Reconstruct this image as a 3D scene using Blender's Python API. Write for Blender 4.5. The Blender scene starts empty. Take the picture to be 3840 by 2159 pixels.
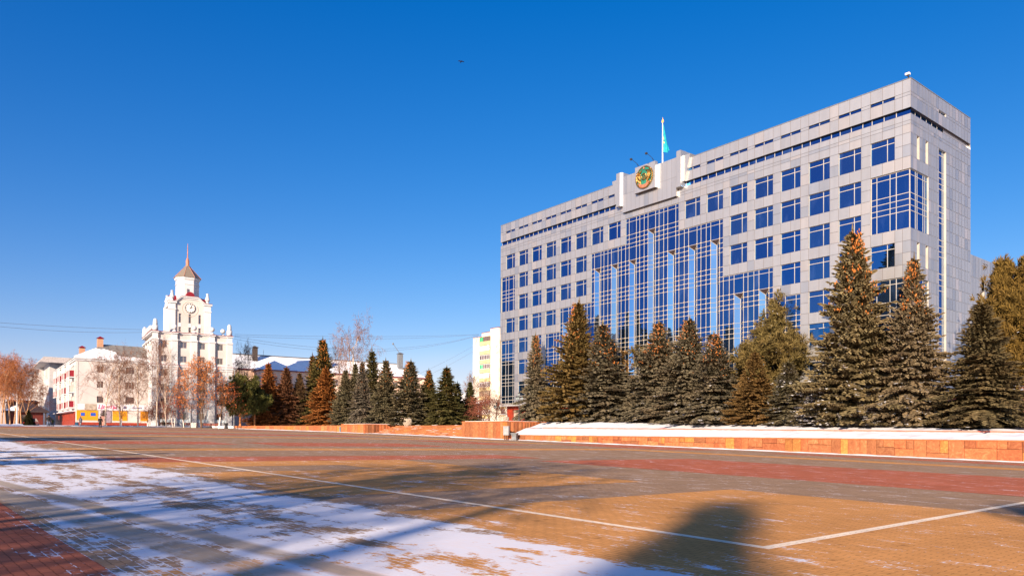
import bpy, math, random
import numpy as np
from mathutils import Vector, Matrix
from math import sin, cos, pi, radians
SC = bpy.context.scene
COL = SC.collection

# ------------------------------------------------------------------ camera
PITCH, ROLL, FPX, CYS = .0111, -.0058, 2755.2, 521.5      # level-corrected shift lens
cam = bpy.data.cameras.new('camera'); camo = bpy.data.objects.new('camera', cam); COL.objects.link(camo)
cam.sensor_width = 36; cam.lens = FPX/3840*36; cam.shift_y = CYS/3840; cam.clip_start = .1; cam.clip_end = 3000
camo.matrix_world = Matrix.Rotation(pi/2+PITCH, 4, 'X') @ Matrix.Rotation(-ROLL, 4, 'Z')
SC.camera = camo

# ------------------------------------------------------------------ sky and sun
SUN_AZ, SUN_EL = radians(200), radians(18)
w = bpy.data.worlds.new('World'); SC.world = w; w.use_nodes = True
nt = w.node_tree; bg = nt.nodes['Background']
sky = nt.nodes.new('ShaderNodeTexSky'); sky.sky_type = 'NISHITA'; sky.sun_disc = False
sky.sun_elevation = SUN_EL; sky.sun_rotation = SUN_AZ; sky.altitude = 200; sky.air_density = 1.0; sky.dust_density = .3; sky.ozone_density = 2.2
hs = nt.nodes.new('ShaderNodeHueSaturation'); hs.inputs['Saturation'].default_value = 1.28; hs.inputs['Value'].default_value = 1.0
nt.links.new(sky.outputs[0], hs.inputs['Color'])
def _m(op, a, b, c=None, clamp=False):
    n = nt.nodes.new('ShaderNodeMath'); n.operation = op
    for i, x in enumerate((a, b, c)):
        if x is None: continue
        if isinstance(x, (int, float)): n.inputs[i].default_value = x
        else: nt.links.new(x, n.inputs[i])
    return n.outputs[0]
_s = nt.nodes.new('ShaderNodeSeparateColor'); _c = nt.nodes.new('ShaderNodeCombineColor'); nt.links.new(hs.outputs[0], _s.inputs[0])
# clear, cold winter air: deeper blue overhead than the model gives
nt.links.new(_m('MAXIMUM', _m('SUBTRACT', _m('MULTIPLY', _s.outputs[0], .783), _m('MULTIPLY', _s.outputs[2], .0953)), 0.0), _c.inputs[0])
nt.links.new(_m('MAXIMUM', _m('SUBTRACT', _m('MULTIPLY', _s.outputs[1], .55), _m('MULTIPLY', _s.outputs[2], .03)), 0.0), _c.inputs[1])
nt.links.new(_m('MULTIPLY', _m('POWER', _s.outputs[2], .726), 1.083), _c.inputs[2])
# a thin pale veil of cloud low over the roofs, north of the square
_tc = nt.nodes.new('ShaderNodeTexCoord'); _sp = nt.nodes.new('ShaderNodeSeparateXYZ'); nt.links.new(_tc.outputs['Generated'], _sp.inputs[0])
_mp = nt.nodes.new('ShaderNodeMapping'); _mp.inputs['Scale'].default_value = (3, 3, 22); nt.links.new(_tc.outputs['Generated'], _mp.inputs[0])
_nz = nt.nodes.new('ShaderNodeTexNoise'); _nz.inputs['Scale'].default_value = 1.6; _nz.inputs['Detail'].default_value = 5; nt.links.new(_mp.outputs[0], _nz.inputs[0])
def _win(src, a, b, c, d):
    r1 = nt.nodes.new('ShaderNodeMapRange'); r1.inputs[1].default_value = a; r1.inputs[2].default_value = b; nt.links.new(src, r1.inputs[0])
    r2 = nt.nodes.new('ShaderNodeMapRange'); r2.inputs[1].default_value = c; r2.inputs[2].default_value = d; r2.inputs[3].default_value = 1; r2.inputs[4].default_value = 0; nt.links.new(src, r2.inputs[0])
    return _m('MULTIPLY', r1.outputs[0], r2.outputs[0])
_f = _m('MULTIPLY', _m('MULTIPLY', _win(_sp.outputs[2], -.02, .02, .05, .115), _win(_sp.outputs[0], -.22, -.08, .02, .35)), _m('MULTIPLY', _win(_nz.outputs[0], .30, .58, 1.1, 1.2), .75))
_mx = nt.nodes.new('ShaderNodeMix'); _mx.data_type = 'RGBA'; nt.links.new(_f, _mx.inputs[0]); nt.links.new(_c.outputs[0], _mx.inputs[6]); _mx.inputs[7].default_value = (3.0, 3.3, 4.0, 1)
# behind the viewer the sky is mixed paler, added as warmer fill for shadows
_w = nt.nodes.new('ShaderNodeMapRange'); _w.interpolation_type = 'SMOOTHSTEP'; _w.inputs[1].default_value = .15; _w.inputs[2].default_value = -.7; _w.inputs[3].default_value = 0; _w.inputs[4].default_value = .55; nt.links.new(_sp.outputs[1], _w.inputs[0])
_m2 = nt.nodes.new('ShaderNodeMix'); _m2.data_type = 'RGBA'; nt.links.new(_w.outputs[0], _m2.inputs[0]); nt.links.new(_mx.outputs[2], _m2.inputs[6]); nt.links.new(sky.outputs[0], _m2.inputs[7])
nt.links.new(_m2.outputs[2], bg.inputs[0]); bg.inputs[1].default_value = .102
sl = bpy.data.lights.new('sun', 'SUN'); sl.energy = 5.0; sl.angle = radians(.5); sl.color = (1, .80, .61)
so = bpy.data.objects.new('sun', sl); COL.objects.link(so)
SDIR = Vector((sin(SUN_AZ)*cos(SUN_EL), cos(SUN_AZ)*cos(SUN_EL), sin(SUN_EL)))
so.rotation_euler = SDIR.to_track_quat('Z', 'Y').to_euler(); so.location = (0, -30, 60)
SC.view_settings.view_transform = 'Standard'; SC.view_settings.look = 'None'; SC.view_settings.exposure = 1.1; SC.view_settings.gamma = 1
SC.cycles.max_bounces = 6; SC.cycles.diffuse_bounces = 3; SC.cycles.glossy_bounces = 4; SC.cycles.transparent_max_bounces = 4

# ------------------------------------------------------------------ geometry of the place
GA, GB = -.0205, .0100                                     # the square tilts gently
def gz(x, y): return min(max(-1.6+GA*x+GB*y, -4.0), 1.7)
Q0 = Vector((3.6, 10.4)); PD = Vector((sin(radians(48)), cos(radians(48)))); QD = Vector((-cos(radians(48)), sin(radians(48))))
def W2(p, q): return Q0+PD*p+QD*q
def ray(X, Y):
    u = X-1920; v = Y-1080-CYS; c, s = cos(ROLL), sin(ROLL); u, v = c*u+s*v, -s*u+c*v
    x = u/FPX; z = -v/FPX; c, s = cos(PITCH), sin(PITCH)
    return Vector((x, c-s*z, s+c*z))
def on_ground(X, Y, h=0):
    r = ray(X, Y); t = (-1.6+h)/(r[2]-GA*r[0]-GB*r[1]); return r*t
def q_at(px, p):                                           # q on the line p = const seen at column px
    r = ray(px, 1600); k = r[0]/r[1]
    ax, ay = Q0[0]+PD[0]*p, Q0[1]+PD[1]*p
    return (ax-k*ay)/(k*QD[1]-QD[0])
def z_at(x, y, Y):                                         # height seen at image row Y above the point (x, y)
    px = 1920+FPX*x/y; r = ray(px, Y); return r[2]*y/r[1]

rnd = random.Random(7)
# ------------------------------------------------------------------ mesh helpers
class MB:
    def __init__(s): s.v = []; s.f = []; s.m = []; s.c = []
    def face(s, pts, m=0, c=None):
        n = len(s.v); s.v += [tuple(p) for p in pts]; s.f.append(tuple(range(n, n+len(pts)))); s.m.append(m); s.c.append(c)
    def box(s, x0, y0, z0, x1, y1, z1, m=0, T=None, c=None):
        P = [(x0,y0,z0),(x1,y0,z0),(x1,y1,z0),(x0,y1,z0),(x0,y0,z1),(x1,y0,z1),(x1,y1,z1),(x0,y1,z1)]
        if T: P = [tuple(T(*p)) for p in P]
        n = len(s.v); s.v += P
        for f in ((0,3,2,1),(4,5,6,7),(0,1,5,4),(1,2,6,5),(2,3,7,6),(3,0,4,7)):
            s.f.append(tuple(n+i for i in f)); s.m.append(m); s.c.append(c)
    def prism(s, poly, z0, z1, m=0, top=None):
        n = len(poly); b = len(s.v); s.v += [(x,y,z0) for x,y in poly]; t = top or poly; s.v += [(x,y,z1) for x,y in t]
        s.f.append(tuple(b+i for i in reversed(range(n)))); s.f.append(tuple(b+n+i for i in range(n)))
        for i in range(n): j = (i+1) % n; s.f.append((b+i,b+j,b+n+j,b+n+i))
        s.m += [m]*(n+2); s.c += [None]*(n+2)
    def tube(s, pts, rad, n=6, m=0, cap=True):
        pts = [Vector(p) for p in pts]; k = len(pts)
        if not hasattr(rad, '__len__'): rad = [rad]*k
        b = len(s.v)
        for i, p in enumerate(pts):
            d = (pts[min(i+1,k-1)]-pts[max(i-1,0)]); d = d.normalized() if d.length > 1e-9 else Vector((0,0,1))
            a = d.orthogonal().normalized() if abs(d.z) > .9 else d.cross(Vector((0,0,1))).normalized()
            e = d.cross(a)
            for j in range(n):
                t = 2*pi*j/n; s.v.append(tuple(p+(a*cos(t)+e*sin(t))*rad[i]))
        for i in range(k-1):
            for j in range(n):
                j2 = (j+1) % n; s.f.append((b+i*n+j, b+i*n+j2, b+(i+1)*n+j2, b+(i+1)*n+j)); s.m.append(m); s.c.append(None)
        if cap:
            s.f.append(tuple(b+j for j in reversed(range(n)))); s.f.append(tuple(b+(k-1)*n+j for j in range(n))); s.m += [m,m]; s.c += [None]*2
    def lathe(s, prof, c=(0,0,0), n=12, m=0, sx=1, sy=1):
        b = len(s.v); k = len(prof)
        for r, z in prof:
            for j in range(n): t = 2*pi*j/n; s.v.append((c[0]+r*cos(t)*sx, c[1]+r*sin(t)*sy, c[2]+z))
        for i in range(k-1):
            for j in range(n):
                j2 = (j+1) % n; s.f.append((b+i*n+j, b+i*n+j2, b+(i+1)*n+j2, b+(i+1)*n+j)); s.m.append(m); s.c.append(None)
        s.f.append(tuple(b+j for j in reversed(range(n)))); s.f.append(tuple(b+(k-1)*n+j for j in range(n))); s.m += [m,m]; s.c += [None]*2
    def ball(s, c, r, m=0, n=10, rings=7, sz=1):
        s.lathe([(max(r*sin(pi*i/rings),.001), -r*cos(pi*i/rings)*sz) for i in range(rings+1)], c, n, m)
    def build(s, name, mats, parent=None, smooth=False):
        me = bpy.data.meshes.new(name); me.from_pydata(s.v, [], s.f)
        if not isinstance(mats, (list, tuple)): mats = [mats]
        for m in mats: me.materials.append(m)
        if len(mats) > 1: me.polygons.foreach_set('material_index', s.m)
        if smooth: me.polygons.foreach_set('use_smooth', [True]*len(me.polygons))
        if any(c is not None for c in s.c):
            at = me.color_attributes.new('tint', 'FLOAT_COLOR', 'CORNER'); out = []
            for f, c in zip(s.f, s.c):
                c = c if c is not None else 1.0
                c = (c,c,c) if not hasattr(c, '__len__') else c
                out += [c[0],c[1],c[2],1.0]*len(f)
            at.data.foreach_set('color', out)
        me.update()
        return link(name, me, parent)
def link(name, me, parent=None):
    o = bpy.data.objects.new(name, me); COL.objects.link(o)
    if parent: o.parent = parent
    return o
def tag(o, label=None, cat=None, group=None, kind=None):
    if label: o['label'] = label
    if cat: o['category'] = cat
    if group: o['group'] = group
    if kind: o['kind'] = kind
    return o
def empty(name, loc=(0,0,0), rz=0, label=None, cat=None, group=None, scale=None):
    o = bpy.data.objects.new(name, None); COL.objects.link(o); o.location = loc; o.rotation_euler = (0,0,rz); o.empty_display_size = .2
    if scale: o.scale = scale
    return tag(o, label, cat, group)
def dup(root, loc=None, rz=None, label=None, scale=None):
    r = root.copy(); COL.objects.link(r)
    if loc is not None: r.location = loc
    if rz is not None: r.rotation_euler = (0,0,rz)
    if scale is not None: r.scale = scale
    if label: r['label'] = label
    def kids(a, b):
        for ch in list(a.children):
            if ch.parent is a:
                c = ch.copy(); COL.objects.link(c); c.parent = b; kids(ch, c)
    kids(root, r); return r

# ------------------------------------------------------------------ materials
def newmat(name):
    m = bpy.data.materials.new(name); m.use_nodes = True; return m, m.node_tree.nodes, m.node_tree.links, m.node_tree.nodes['Principled BSDF']
def mat(name, col, rough=.8, noise=.12, scale=3.0, bump=0, metal=0, spec=.3, col2=None, detail=4, stretch=None, coat=0):
    m, N, L, b = newmat(name)
    b.inputs['Roughness'].default_value = rough; b.inputs['Metallic'].default_value = metal; b.inputs['Specular IOR Level'].default_value = spec
    if coat: b.inputs['Coat Weight'].default_value = coat
    tc = N.new('ShaderNodeTexCoord'); nz = N.new('ShaderNodeTexNoise'); nz.inputs['Scale'].default_value = scale; nz.inputs['Detail'].default_value = detail
    if stretch:
        mp = N.new('ShaderNodeMapping'); mp.inputs['Scale'].default_value = stretch; L.new(tc.outputs['Object'], mp.inputs[0]); L.new(mp.outputs[0], nz.inputs[0])
    else: L.new(tc.outputs['Object'], nz.inputs[0])
    mx = N.new('ShaderNodeMix'); mx.data_type = 'RGBA'
    c2 = col2 or tuple(c*(1-2.2*noise) for c in col); c1 = col if col2 else tuple(min(c*(1+noise), 1) for c in col)
    mx.inputs[6].default_value = (*c1,1); mx.inputs[7].default_value = (*c2,1)
    mr = N.new('ShaderNodeMapRange'); mr.inputs[1].default_value = .35; mr.inputs[2].default_value = .7
    L.new(nz.outputs[0], mr.inputs[0]); L.new(mr.outputs[0], mx.inputs[0]); L.new(mx.outputs[2], b.inputs['Base Color'])
    if bump:
        bp = N.new('ShaderNodeBump'); bp.inputs['Strength'].default_value = bump; bp.inputs['Distance'].default_value = .05
        L.new(nz.outputs[0], bp.inputs['Height']); L.new(bp.outputs[0], b.inputs['Normal'])
    return m
def mathn(N, L, op, a, b=None, c=None, clamp=False):
    n = N.new('ShaderNodeMath'); n.operation = op; n.use_clamp = clamp
    for i, x in enumerate((a, b, c)):
        if x is None: continue
        if isinstance(x, (int, float)): n.inputs[i].default_value = x
        else: L.new(x, n.inputs[i])
    return n.outputs[0]

def paving(name, col, line=False):
    """paver blocks of one colour with the snow that lies over the whole square (world coordinates along the paver grid)"""
    m, N, L, b = newmat(name)
    geo = N.new('ShaderNodeNewGeometry')
    mp = N.new('ShaderNodeMapping'); mp.vector_type = 'TEXTURE'
    mp.inputs['Location'].default_value = (Q0[0], Q0[1], 0); mp.inputs['Rotation'].default_value = (0, 0, radians(42))
    L.new(geo.outputs['Position'], mp.inputs[0]); pq = mp.outputs[0]
    sep = N.new('ShaderNodeSeparateXYZ'); L.new(pq, sep.inputs[0]); P, Q = sep.outputs[0], sep.outputs[1]
    # blocks, slightly wavy
    wv = N.new('ShaderNodeTexNoise'); wv.inputs['Scale'].default_value = 9; L.new(pq, wv.inputs[0])
    vm = N.new('ShaderNodeVectorMath'); vm.operation = 'MULTIPLY_ADD'; L.new(wv.outputs[1], vm.inputs[0]); vm.inputs[1].default_value = (.03,.03,0); L.new(pq, vm.inputs[2])
    sw = N.new('ShaderNodeMapping'); sw.inputs['Rotation'].default_value = (0,0,radians(90)); L.new(vm.outputs[0], sw.inputs[0])
    br = N.new('ShaderNodeTexBrick'); br.inputs['Scale'].default_value = 1; br.inputs['Brick Width'].default_value = .23; br.inputs['Row Height'].default_value = .115
    br.inputs['Mortar Size'].default_value = .008; br.inputs['Mortar Smooth'].default_value = .3
    br.inputs['Color1'].default_value = (*col,1); br.inputs['Color2'].default_value = (*[c*.86 for c in col],1); br.inputs['Mortar'].default_value = (*[c*.55 for c in col],1)
    L.new(sw.outputs[0], br.inputs[0])
    # dirt
    dn = N.new('ShaderNodeTexNoise'); dn.inputs['Scale'].default_value = .55; dn.inputs['Detail'].default_value = 8; dn.inputs['Roughness'].default_value = .65; L.new(pq, dn.inputs[0])
    dm = N.new('ShaderNodeMapRange'); dm.inputs[1].default_value = .3; dm.inputs[2].default_value = .72; dm.inputs[3].default_value = 1.12; dm.inputs[4].default_value = .84; L.new(dn.outputs[0], dm.inputs[0])
    dk = N.new('ShaderNodeTexNoise'); dk.inputs['Scale'].default_value = 3.2; dk.inputs['Detail'].default_value = 4; L.new(pq, dk.inputs[0])
    dk2 = N.new('ShaderNodeMapRange'); dk2.inputs[1].default_value = .64; dk2.inputs[2].default_value = .74; dk2.inputs[3].default_value = 1; dk2.inputs[4].default_value = .62; L.new(dk.outputs[0], dk2.inputs[0])
    df = mathn(N, L, 'MULTIPLY', dm.outputs[0], dk2.outputs[0])
    cm = N.new('ShaderNodeVectorMath'); cm.operation = 'SCALE'; L.new(br.outputs[0], cm.inputs[0]); L.new(df, cm.inputs['Scale'])
    base = cm.outputs[0]
    # sandy tyre track along q at p about -6.5
    def bump_at(c, hw, soft, src=P):
        d = mathn(N, L, 'ABSOLUTE', mathn(N, L, 'SUBTRACT', src, c))
        r = N.new('ShaderNodeMapRange'); r.inputs[1].default_value = hw; r.inputs[2].default_value = hw+soft; r.inputs[3].default_value = 1; r.inputs[4].default_value = 0; L.new(d, r.inputs[0]); return r.outputs[0]
    big = N.new('ShaderNodeTexNoise'); big.inputs['Scale'].default_value = .35; big.inputs['Detail'].default_value = 3; L.new(pq, big.inputs[0])
    wob = mathn(N, L, 'MULTIPLY_ADD', big.outputs[0], 1.6, -.8)
    P2 = mathn(N, L, 'ADD', P, wob)
    tr = mathn(N, L, 'MAXIMUM', bump_at(-6.15, .20, .14, mathn(N,L,'ADD',P,mathn(N,L,'MULTIPLY',Q,.10))), bump_at(-5.45, .12, .12, mathn(N,L,'ADD',P,mathn(N,L,'MULTIPLY',Q,.10))))
    trn = mathn(N, L, 'MULTIPLY', tr, mathn(N, L, 'MULTIPLY_ADD', dn.outputs[0], 1.8, .1, True), clamp=True)
    mt = N.new('ShaderNodeMix'); mt.data_type = 'RGBA'; L.new(mathn(N, L, 'MULTIPLY', trn, .75), mt.inputs[0]); L.new(base, mt.inputs[6]); mt.inputs[7].default_value = (.42,.35,.27,1)
    base = mt.outputs[2]
    # snow density over p
    ramp = N.new('ShaderNodeValToRGB'); e = ramp.color_ramp.elements
    R = [(-12,.20),(-8.4,.22),(-7.6,.36),(-6.9,.60),(-6.3,.56),(-5.7,.70),(-5.0,.60),(-4.4,.48),(-3.8,.66),(-3.0,.72),(-2.6,.60),(-2.2,.36),(-1.0,.31),(0,.29),(2.5,.28),(58,.31)]
    t = [(x+12)/72 for x, _ in R]
    while len(e) > 1: e.remove(e[0])
    e[0].position = t[0]; e[0].color = (R[0][1],)*3+(1,)
    for x, (_, v) in zip(t[1:], R[1:]): k = e.new(x); k.color = (v,v,v,1)
    L.new(mathn(N, L, 'DIVIDE', mathn(N, L, 'ADD', P2, 12), 72), ramp.inputs[0]); dens = ramp.outputs[0]
    # patchy noise stretched along q (drifting direction and scraper blade)
    mp3 = N.new('ShaderNodeMapping'); mp3.inputs['Scale'].default_value = (1.9,.75,1); L.new(pq, mp3.inputs[0])
    n1 = N.new('ShaderNodeTexNoise'); n1.inputs['Scale'].default_value = 1.25; n1.inputs['Detail'].default_value = 9; n1.inputs['Roughness'].default_value = .62; L.new(mp3.outputs[0], n1.inputs[0])
    n2 = N.new('ShaderNodeTexNoise'); n2.inputs['Scale'].default_value = 7; n2.inputs['Detail'].default_value = 5; n2.inputs['Roughness'].default_value = .7; L.new(pq, n2.inputs[0])
    nn = mathn(N, L, 'ADD', mathn(N, L, 'MULTIPLY', n1.outputs[0], .72), mathn(N, L, 'MULTIPLY', n2.outputs[0], .28))
    jt = mathn(N, L, 'MULTIPLY', br.outputs[1], .075)
    nn = mathn(N, L, 'SUBTRACT', nn, jt)
    thr = N.new('ShaderNodeMapRange'); thr.inputs[1].default_value = 0; thr.inputs[2].default_value = 1; thr.inputs[3].default_value = .22; thr.inputs[4].default_value = .72; L.new(dens, thr.inputs[0])
    d = mathn(N, L, 'SUBTRACT', thr.outputs[0], nn)
    snow = mathn(N, L, 'MULTIPLY_ADD', d, 24.0, .5, True)
    snow = mathn(N, L, 'MULTIPLY', mathn(N, L, 'MULTIPLY', snow, mathn(N, L, 'MULTIPLY_ADD', n2.outputs[0], -.5, 1.18, True)), mathn(N, L, 'MULTIPLY_ADD', trn, -.92, 1.0))
    sc = N.new('ShaderNodeMix'); sc.data_type = 'RGBA'; sc.inputs[6].default_value = (.66,.66,.71,1); sc.inputs[7].default_value = (.84,.83,.85,1); L.new(n2.outputs[0], sc.inputs[0])
    fx = N.new('ShaderNodeMix'); fx.data_type = 'RGBA'; L.new(snow, fx.inputs[0]); L.new(base, fx.inputs[6]); L.new(sc.outputs[2], fx.inputs[7])
    L.new(fx.outputs[2], b.inputs['Base Color']); b.inputs['Roughness'].default_value = .9; b.inputs['Specular IOR Level'].default_value = .03
    bp = N.new('ShaderNodeBump'); bp.inputs['Strength'].default_value = .35; bp.inputs['Distance'].default_value = .012
    hgt = mathn(N, L, 'ADD', mathn(N, L, 'MULTIPLY', br.outputs[1], -.5), mathn(N, L, 'ADD', mathn(N, L, 'MULTIPLY', snow, .8), n2.outputs[0]))
    L.new(hgt, bp.inputs['Height']); L.new(bp.outputs[0], b.inputs['Normal'])
    return m

OCHRE = paving('ochre_pavers', (.64,.305,.105)); GREY = paving('grey_pavers', (.37,.24,.15)); RED = paving('red_pavers', (.50,.155,.085)); LINE = paving('line_paint', (.95,.78,.58))
SNOW = mat('snow', (.72,.72,.76), .75, .09, .8, bump=1.0, detail=9, stretch=(1,1,1))
SNOWR = mat('roof_snow', (.84,.85,.88), .7, .04, .7, bump=.2)
def stone(name, cols, sc=1.0):
    """sandstone slabs: each slab gets a tone from the tint attribute, veins from noise"""
    m, N, L, b = newmat(name); tc = N.new('ShaderNodeTexCoord'); at = N.new('ShaderNodeAttribute'); at.attribute_name = 'tint'
    n1 = N.new('ShaderNodeTexNoise'); n1.inputs['Scale'].default_value = 2.2*sc; n1.inputs['Detail'].default_value = 9; n1.inputs['Roughness'].default_value = .7; n1.inputs['Distortion'].default_value = 1.6
    L.new(tc.outputs['Object'], n1.inputs[0])
    r = N.new('ShaderNodeValToRGB'); e = r.color_ramp.elements; e[0].position = .3; e[0].color = (*cols[0],1); e[1].position = .72; e[1].color = (*cols[2],1); k = e.new(.52); k.color = (*cols[1],1)
    L.new(n1.outputs[0], r.inputs[0])
    mx = N.new('ShaderNodeMix'); mx.data_type = 'RGBA'; mx.blend_type = 'MULTIPLY'; mx.inputs[0].default_value = 1; L.new(r.outputs[0], mx.inputs[6]); L.new(at.outputs[0], mx.inputs[7])
    L.new(mx.outputs[2], b.inputs['Base Color']); b.inputs['Roughness'].default_value = .85
    bp = N.new('ShaderNodeBump'); bp.inputs['Strength'].default_value = .7; bp.inputs['Distance'].default_value = .04; L.new(n1.outputs[0], bp.inputs['Height']); L.new(bp.outputs[0], b.inputs['Normal'])
    return m
SAND = stone('sandstone', ((.27,.08,.028),(.38,.13,.045),(.50,.23,.10)))
CAPST = mat('cap_stone', (.46,.15,.06), .8, .12, 2.5, bump=.2)
PINKST = mat('pink_kerb_stone', (.55,.15,.10), .8, .1, 2)
def panelmat(name, col, rough=.38):
    m, N, L, b = newmat(name); at = N.new('ShaderNodeAttribute'); at.attribute_name = 'tint'; tc = N.new('ShaderNodeTexCoord')
    n1 = N.new('ShaderNodeTexNoise'); n1.inputs['Scale'].default_value = .5; n1.inputs['Detail'].default_value = 6; mp = N.new('ShaderNodeMapping'); mp.inputs['Scale'].default_value = (3,3,.5); L.new(tc.outputs['Object'], mp.inputs[0]); L.new(mp.outputs[0], n1.inputs[0])
    mr = N.new('ShaderNodeMapRange'); mr.inputs[1].default_value = .3; mr.inputs[2].default_value = .7; mr.inputs[3].default_value = .93; mr.inputs[4].default_value = 1.04; L.new(n1.outputs[0], mr.inputs[0])
    mx = N.new('ShaderNodeMix'); mx.data_type = 'RGBA'; mx.blend_type = 'MULTIPLY'; mx.inputs[0].default_value = 1; mx.inputs[6].default_value = (*col,1); L.new(at.outputs[0], mx.inputs[7])
    vs = N.new('ShaderNodeVectorMath'); vs.operation = 'SCALE'; L.new(mx.outputs[2], vs.inputs[0]); L.new(mr.outputs[0], vs.inputs['Scale'])
    L.new(vs.outputs[0], b.inputs['Base Color']); b.inputs['Roughness'].default_value = rough; b.inputs['Specular IOR Level'].default_value = .5; b.inputs['Metallic'].default_value = .72
    return m
PANEL = panelmat('cladding_panel', (.465,.46,.46), .45)
JOINT = mat('joint_shadow_gap', (.16,.13,.12), .8, .05)
JOINTL = mat('sunlit_joint_strip', (.46,.44,.42), .5, .1)  # end-wall joints: sun on the panel edges put into a light colour
CREAM = mat('cream_frame', (.40,.375,.335), .5, .06, 1)
WHITEF = mat('white_aluminium', (.66,.64,.62), .4, .04, 1)
FACET = mat('glint_facet', (.80,.77,.75), .16, .03, 1, metal=.75, spec=.6)
DARK = mat('dark_brown_metal', (.045,.03,.03), .6, .1)
CORE = mat('dark_core', (.02,.02,.025), .9, .1)
def glassmat(name, tint, inner=(.012,.02,.06), refl=.8, rough=.02, scale=.55):
    m, N, L, b = newmat(name); out = N['Material Output']
    tc = N.new('ShaderNodeTexCoord'); geo = N.new('ShaderNodeNewGeometry')
    nz = N.new('ShaderNodeTexNoise'); nz.inputs['Scale'].default_value = scale; nz.inputs['Detail'].default_value = 3; mp = N.new('ShaderNodeMapping'); mp.inputs['Scale'].default_value = (1.6,1.6,.5); L.new(geo.outputs['Position'], mp.inputs[0]); L.new(mp.outputs[0], nz.inputs[0])
    mr = N.new('ShaderNodeMapRange'); mr.inputs[1].default_value = .55; mr.inputs[2].default_value = .75; L.new(nz.outputs[0], mr.inputs[0])
    mx = N.new('ShaderNodeMix'); mx.data_type = 'RGBA'; mx.inputs[6].default_value = (*inner,1); mx.inputs[7].default_value = (*[min(1, c*2.6+.025) for c in inner],1); L.new(mr.outputs[0], mx.inputs[0]); L.new(mx.outputs[2], b.inputs['Base Color'])
    b.inputs['Roughness'].default_value = .5; b.inputs['Specular IOR Level'].default_value = .2
    gl = N.new('ShaderNodeBsdfGlossy'); gl.inputs['Color'].default_value = (*tint,1); gl.inputs['Roughness'].default_value = rough
    bn = N.new('ShaderNodeTexNoise'); bn.inputs['Scale'].default_value = .9; L.new(geo.outputs['Position'], bn.inputs[0]); bp = N.new('ShaderNodeBump'); bp.inputs['Strength'].default_value = .05; bp.inputs['Distance'].default_value = .05; L.new(bn.outputs[0], bp.inputs['Height']); L.new(bp.outputs[0], gl.inputs['Normal'])
    # every pane hangs a little differently and shows a little more or less of the room
    oi = N.new('ShaderNodeObjectInfo'); wn = N.new('ShaderNodeTexWhiteNoise'); wn.noise_dimensions = '2D'; cb = N.new('ShaderNodeCombineXYZ'); L.new(oi.outputs['Random'], cb.inputs[0]); L.new(geo.outputs['Random Per Island'], cb.inputs[1]); L.new(cb.outputs[0], wn.inputs[0])
    jt = N.new('ShaderNodeVectorMath'); jt.operation = 'MULTIPLY_ADD'; L.new(wn.outputs['Color'], jt.inputs[0]); jt.inputs[1].default_value = (.05,.05,.05); L.new(bp.outputs[0], jt.inputs[2])
    sb_ = N.new('ShaderNodeVectorMath'); sb_.operation = 'SUBTRACT'; L.new(jt.outputs[0], sb_.inputs[0]); sb_.inputs[1].default_value = (.025,.025,.025)
    nv = N.new('ShaderNodeVectorMath'); nv.operation = 'NORMALIZE'; L.new(sb_.outputs[0], nv.inputs[0]); L.new(nv.outputs[0], gl.inputs['Normal'])
    ms = N.new('ShaderNodeMixShader'); rf = mathn(N, L, 'MULTIPLY_ADD', wn.outputs['Value'], -.32*refl, refl*1.08); L.new(rf, ms.inputs[0]); L.new(b.outputs[0], ms.inputs[1]); L.new(gl.outputs[0], ms.inputs[2]); L.new(ms.outputs[0], out.inputs[0])
    return m
GLASS = glassmat('blue_mirror_glass', (.035,.18,.43), (.014,.035,.09), .85)
BAYGL = glassmat('paler_blue_glass', (.09,.25,.50), (.02,.05,.12), .85)  # folded bays get a paler mirror tint than the flat glass
WGLASS = glassmat('house_window_glass', (.5,.5,.55), (.09,.055,.05), .25, .05)
REDGR = mat('red_granite', (.26,.03,.012), .45, .12, 2, spec=.5)
WHITEW = mat('white_render', (.53,.53,.545), .85, .05, .35, detail=7)
PINKW = mat('pinkish_white_render', (.50,.455,.435), .85, .06, .35, detail=7)
PALEB = mat('pale_blue_render', (.58,.66,.70), .85, .08, .5)
REDM = mat('dark_red_sheet', (.20,.01,.02), .5, .08)
COPPER = mat('oxidised_copper', (.42,.17,.11), .6, .15)
ROOFG = mat('grey_seamed_roof', (.20,.19,.175), .55, .12, 1.2)
CHIM = mat('chimney_brick', (.45,.24,.15), .9, .12, 6)
YEL = mat('yellow_shop_panel', (.62,.25,.008), .5, .07, .7)
BROWNF = mat('brown_window_frame', (.16,.09,.07), .6)
BLACKM = mat('black_iron', (.03,.03,.035), .5)
GREYM = mat('grey_painted_metal', (.15,.16,.175), .5)
GREYL = mat('light_grey_metal', (.27,.275,.29), .45)
GREYB = mat('grey_concrete_wall', (.47,.45,.44), .8, .08, .4)
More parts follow.
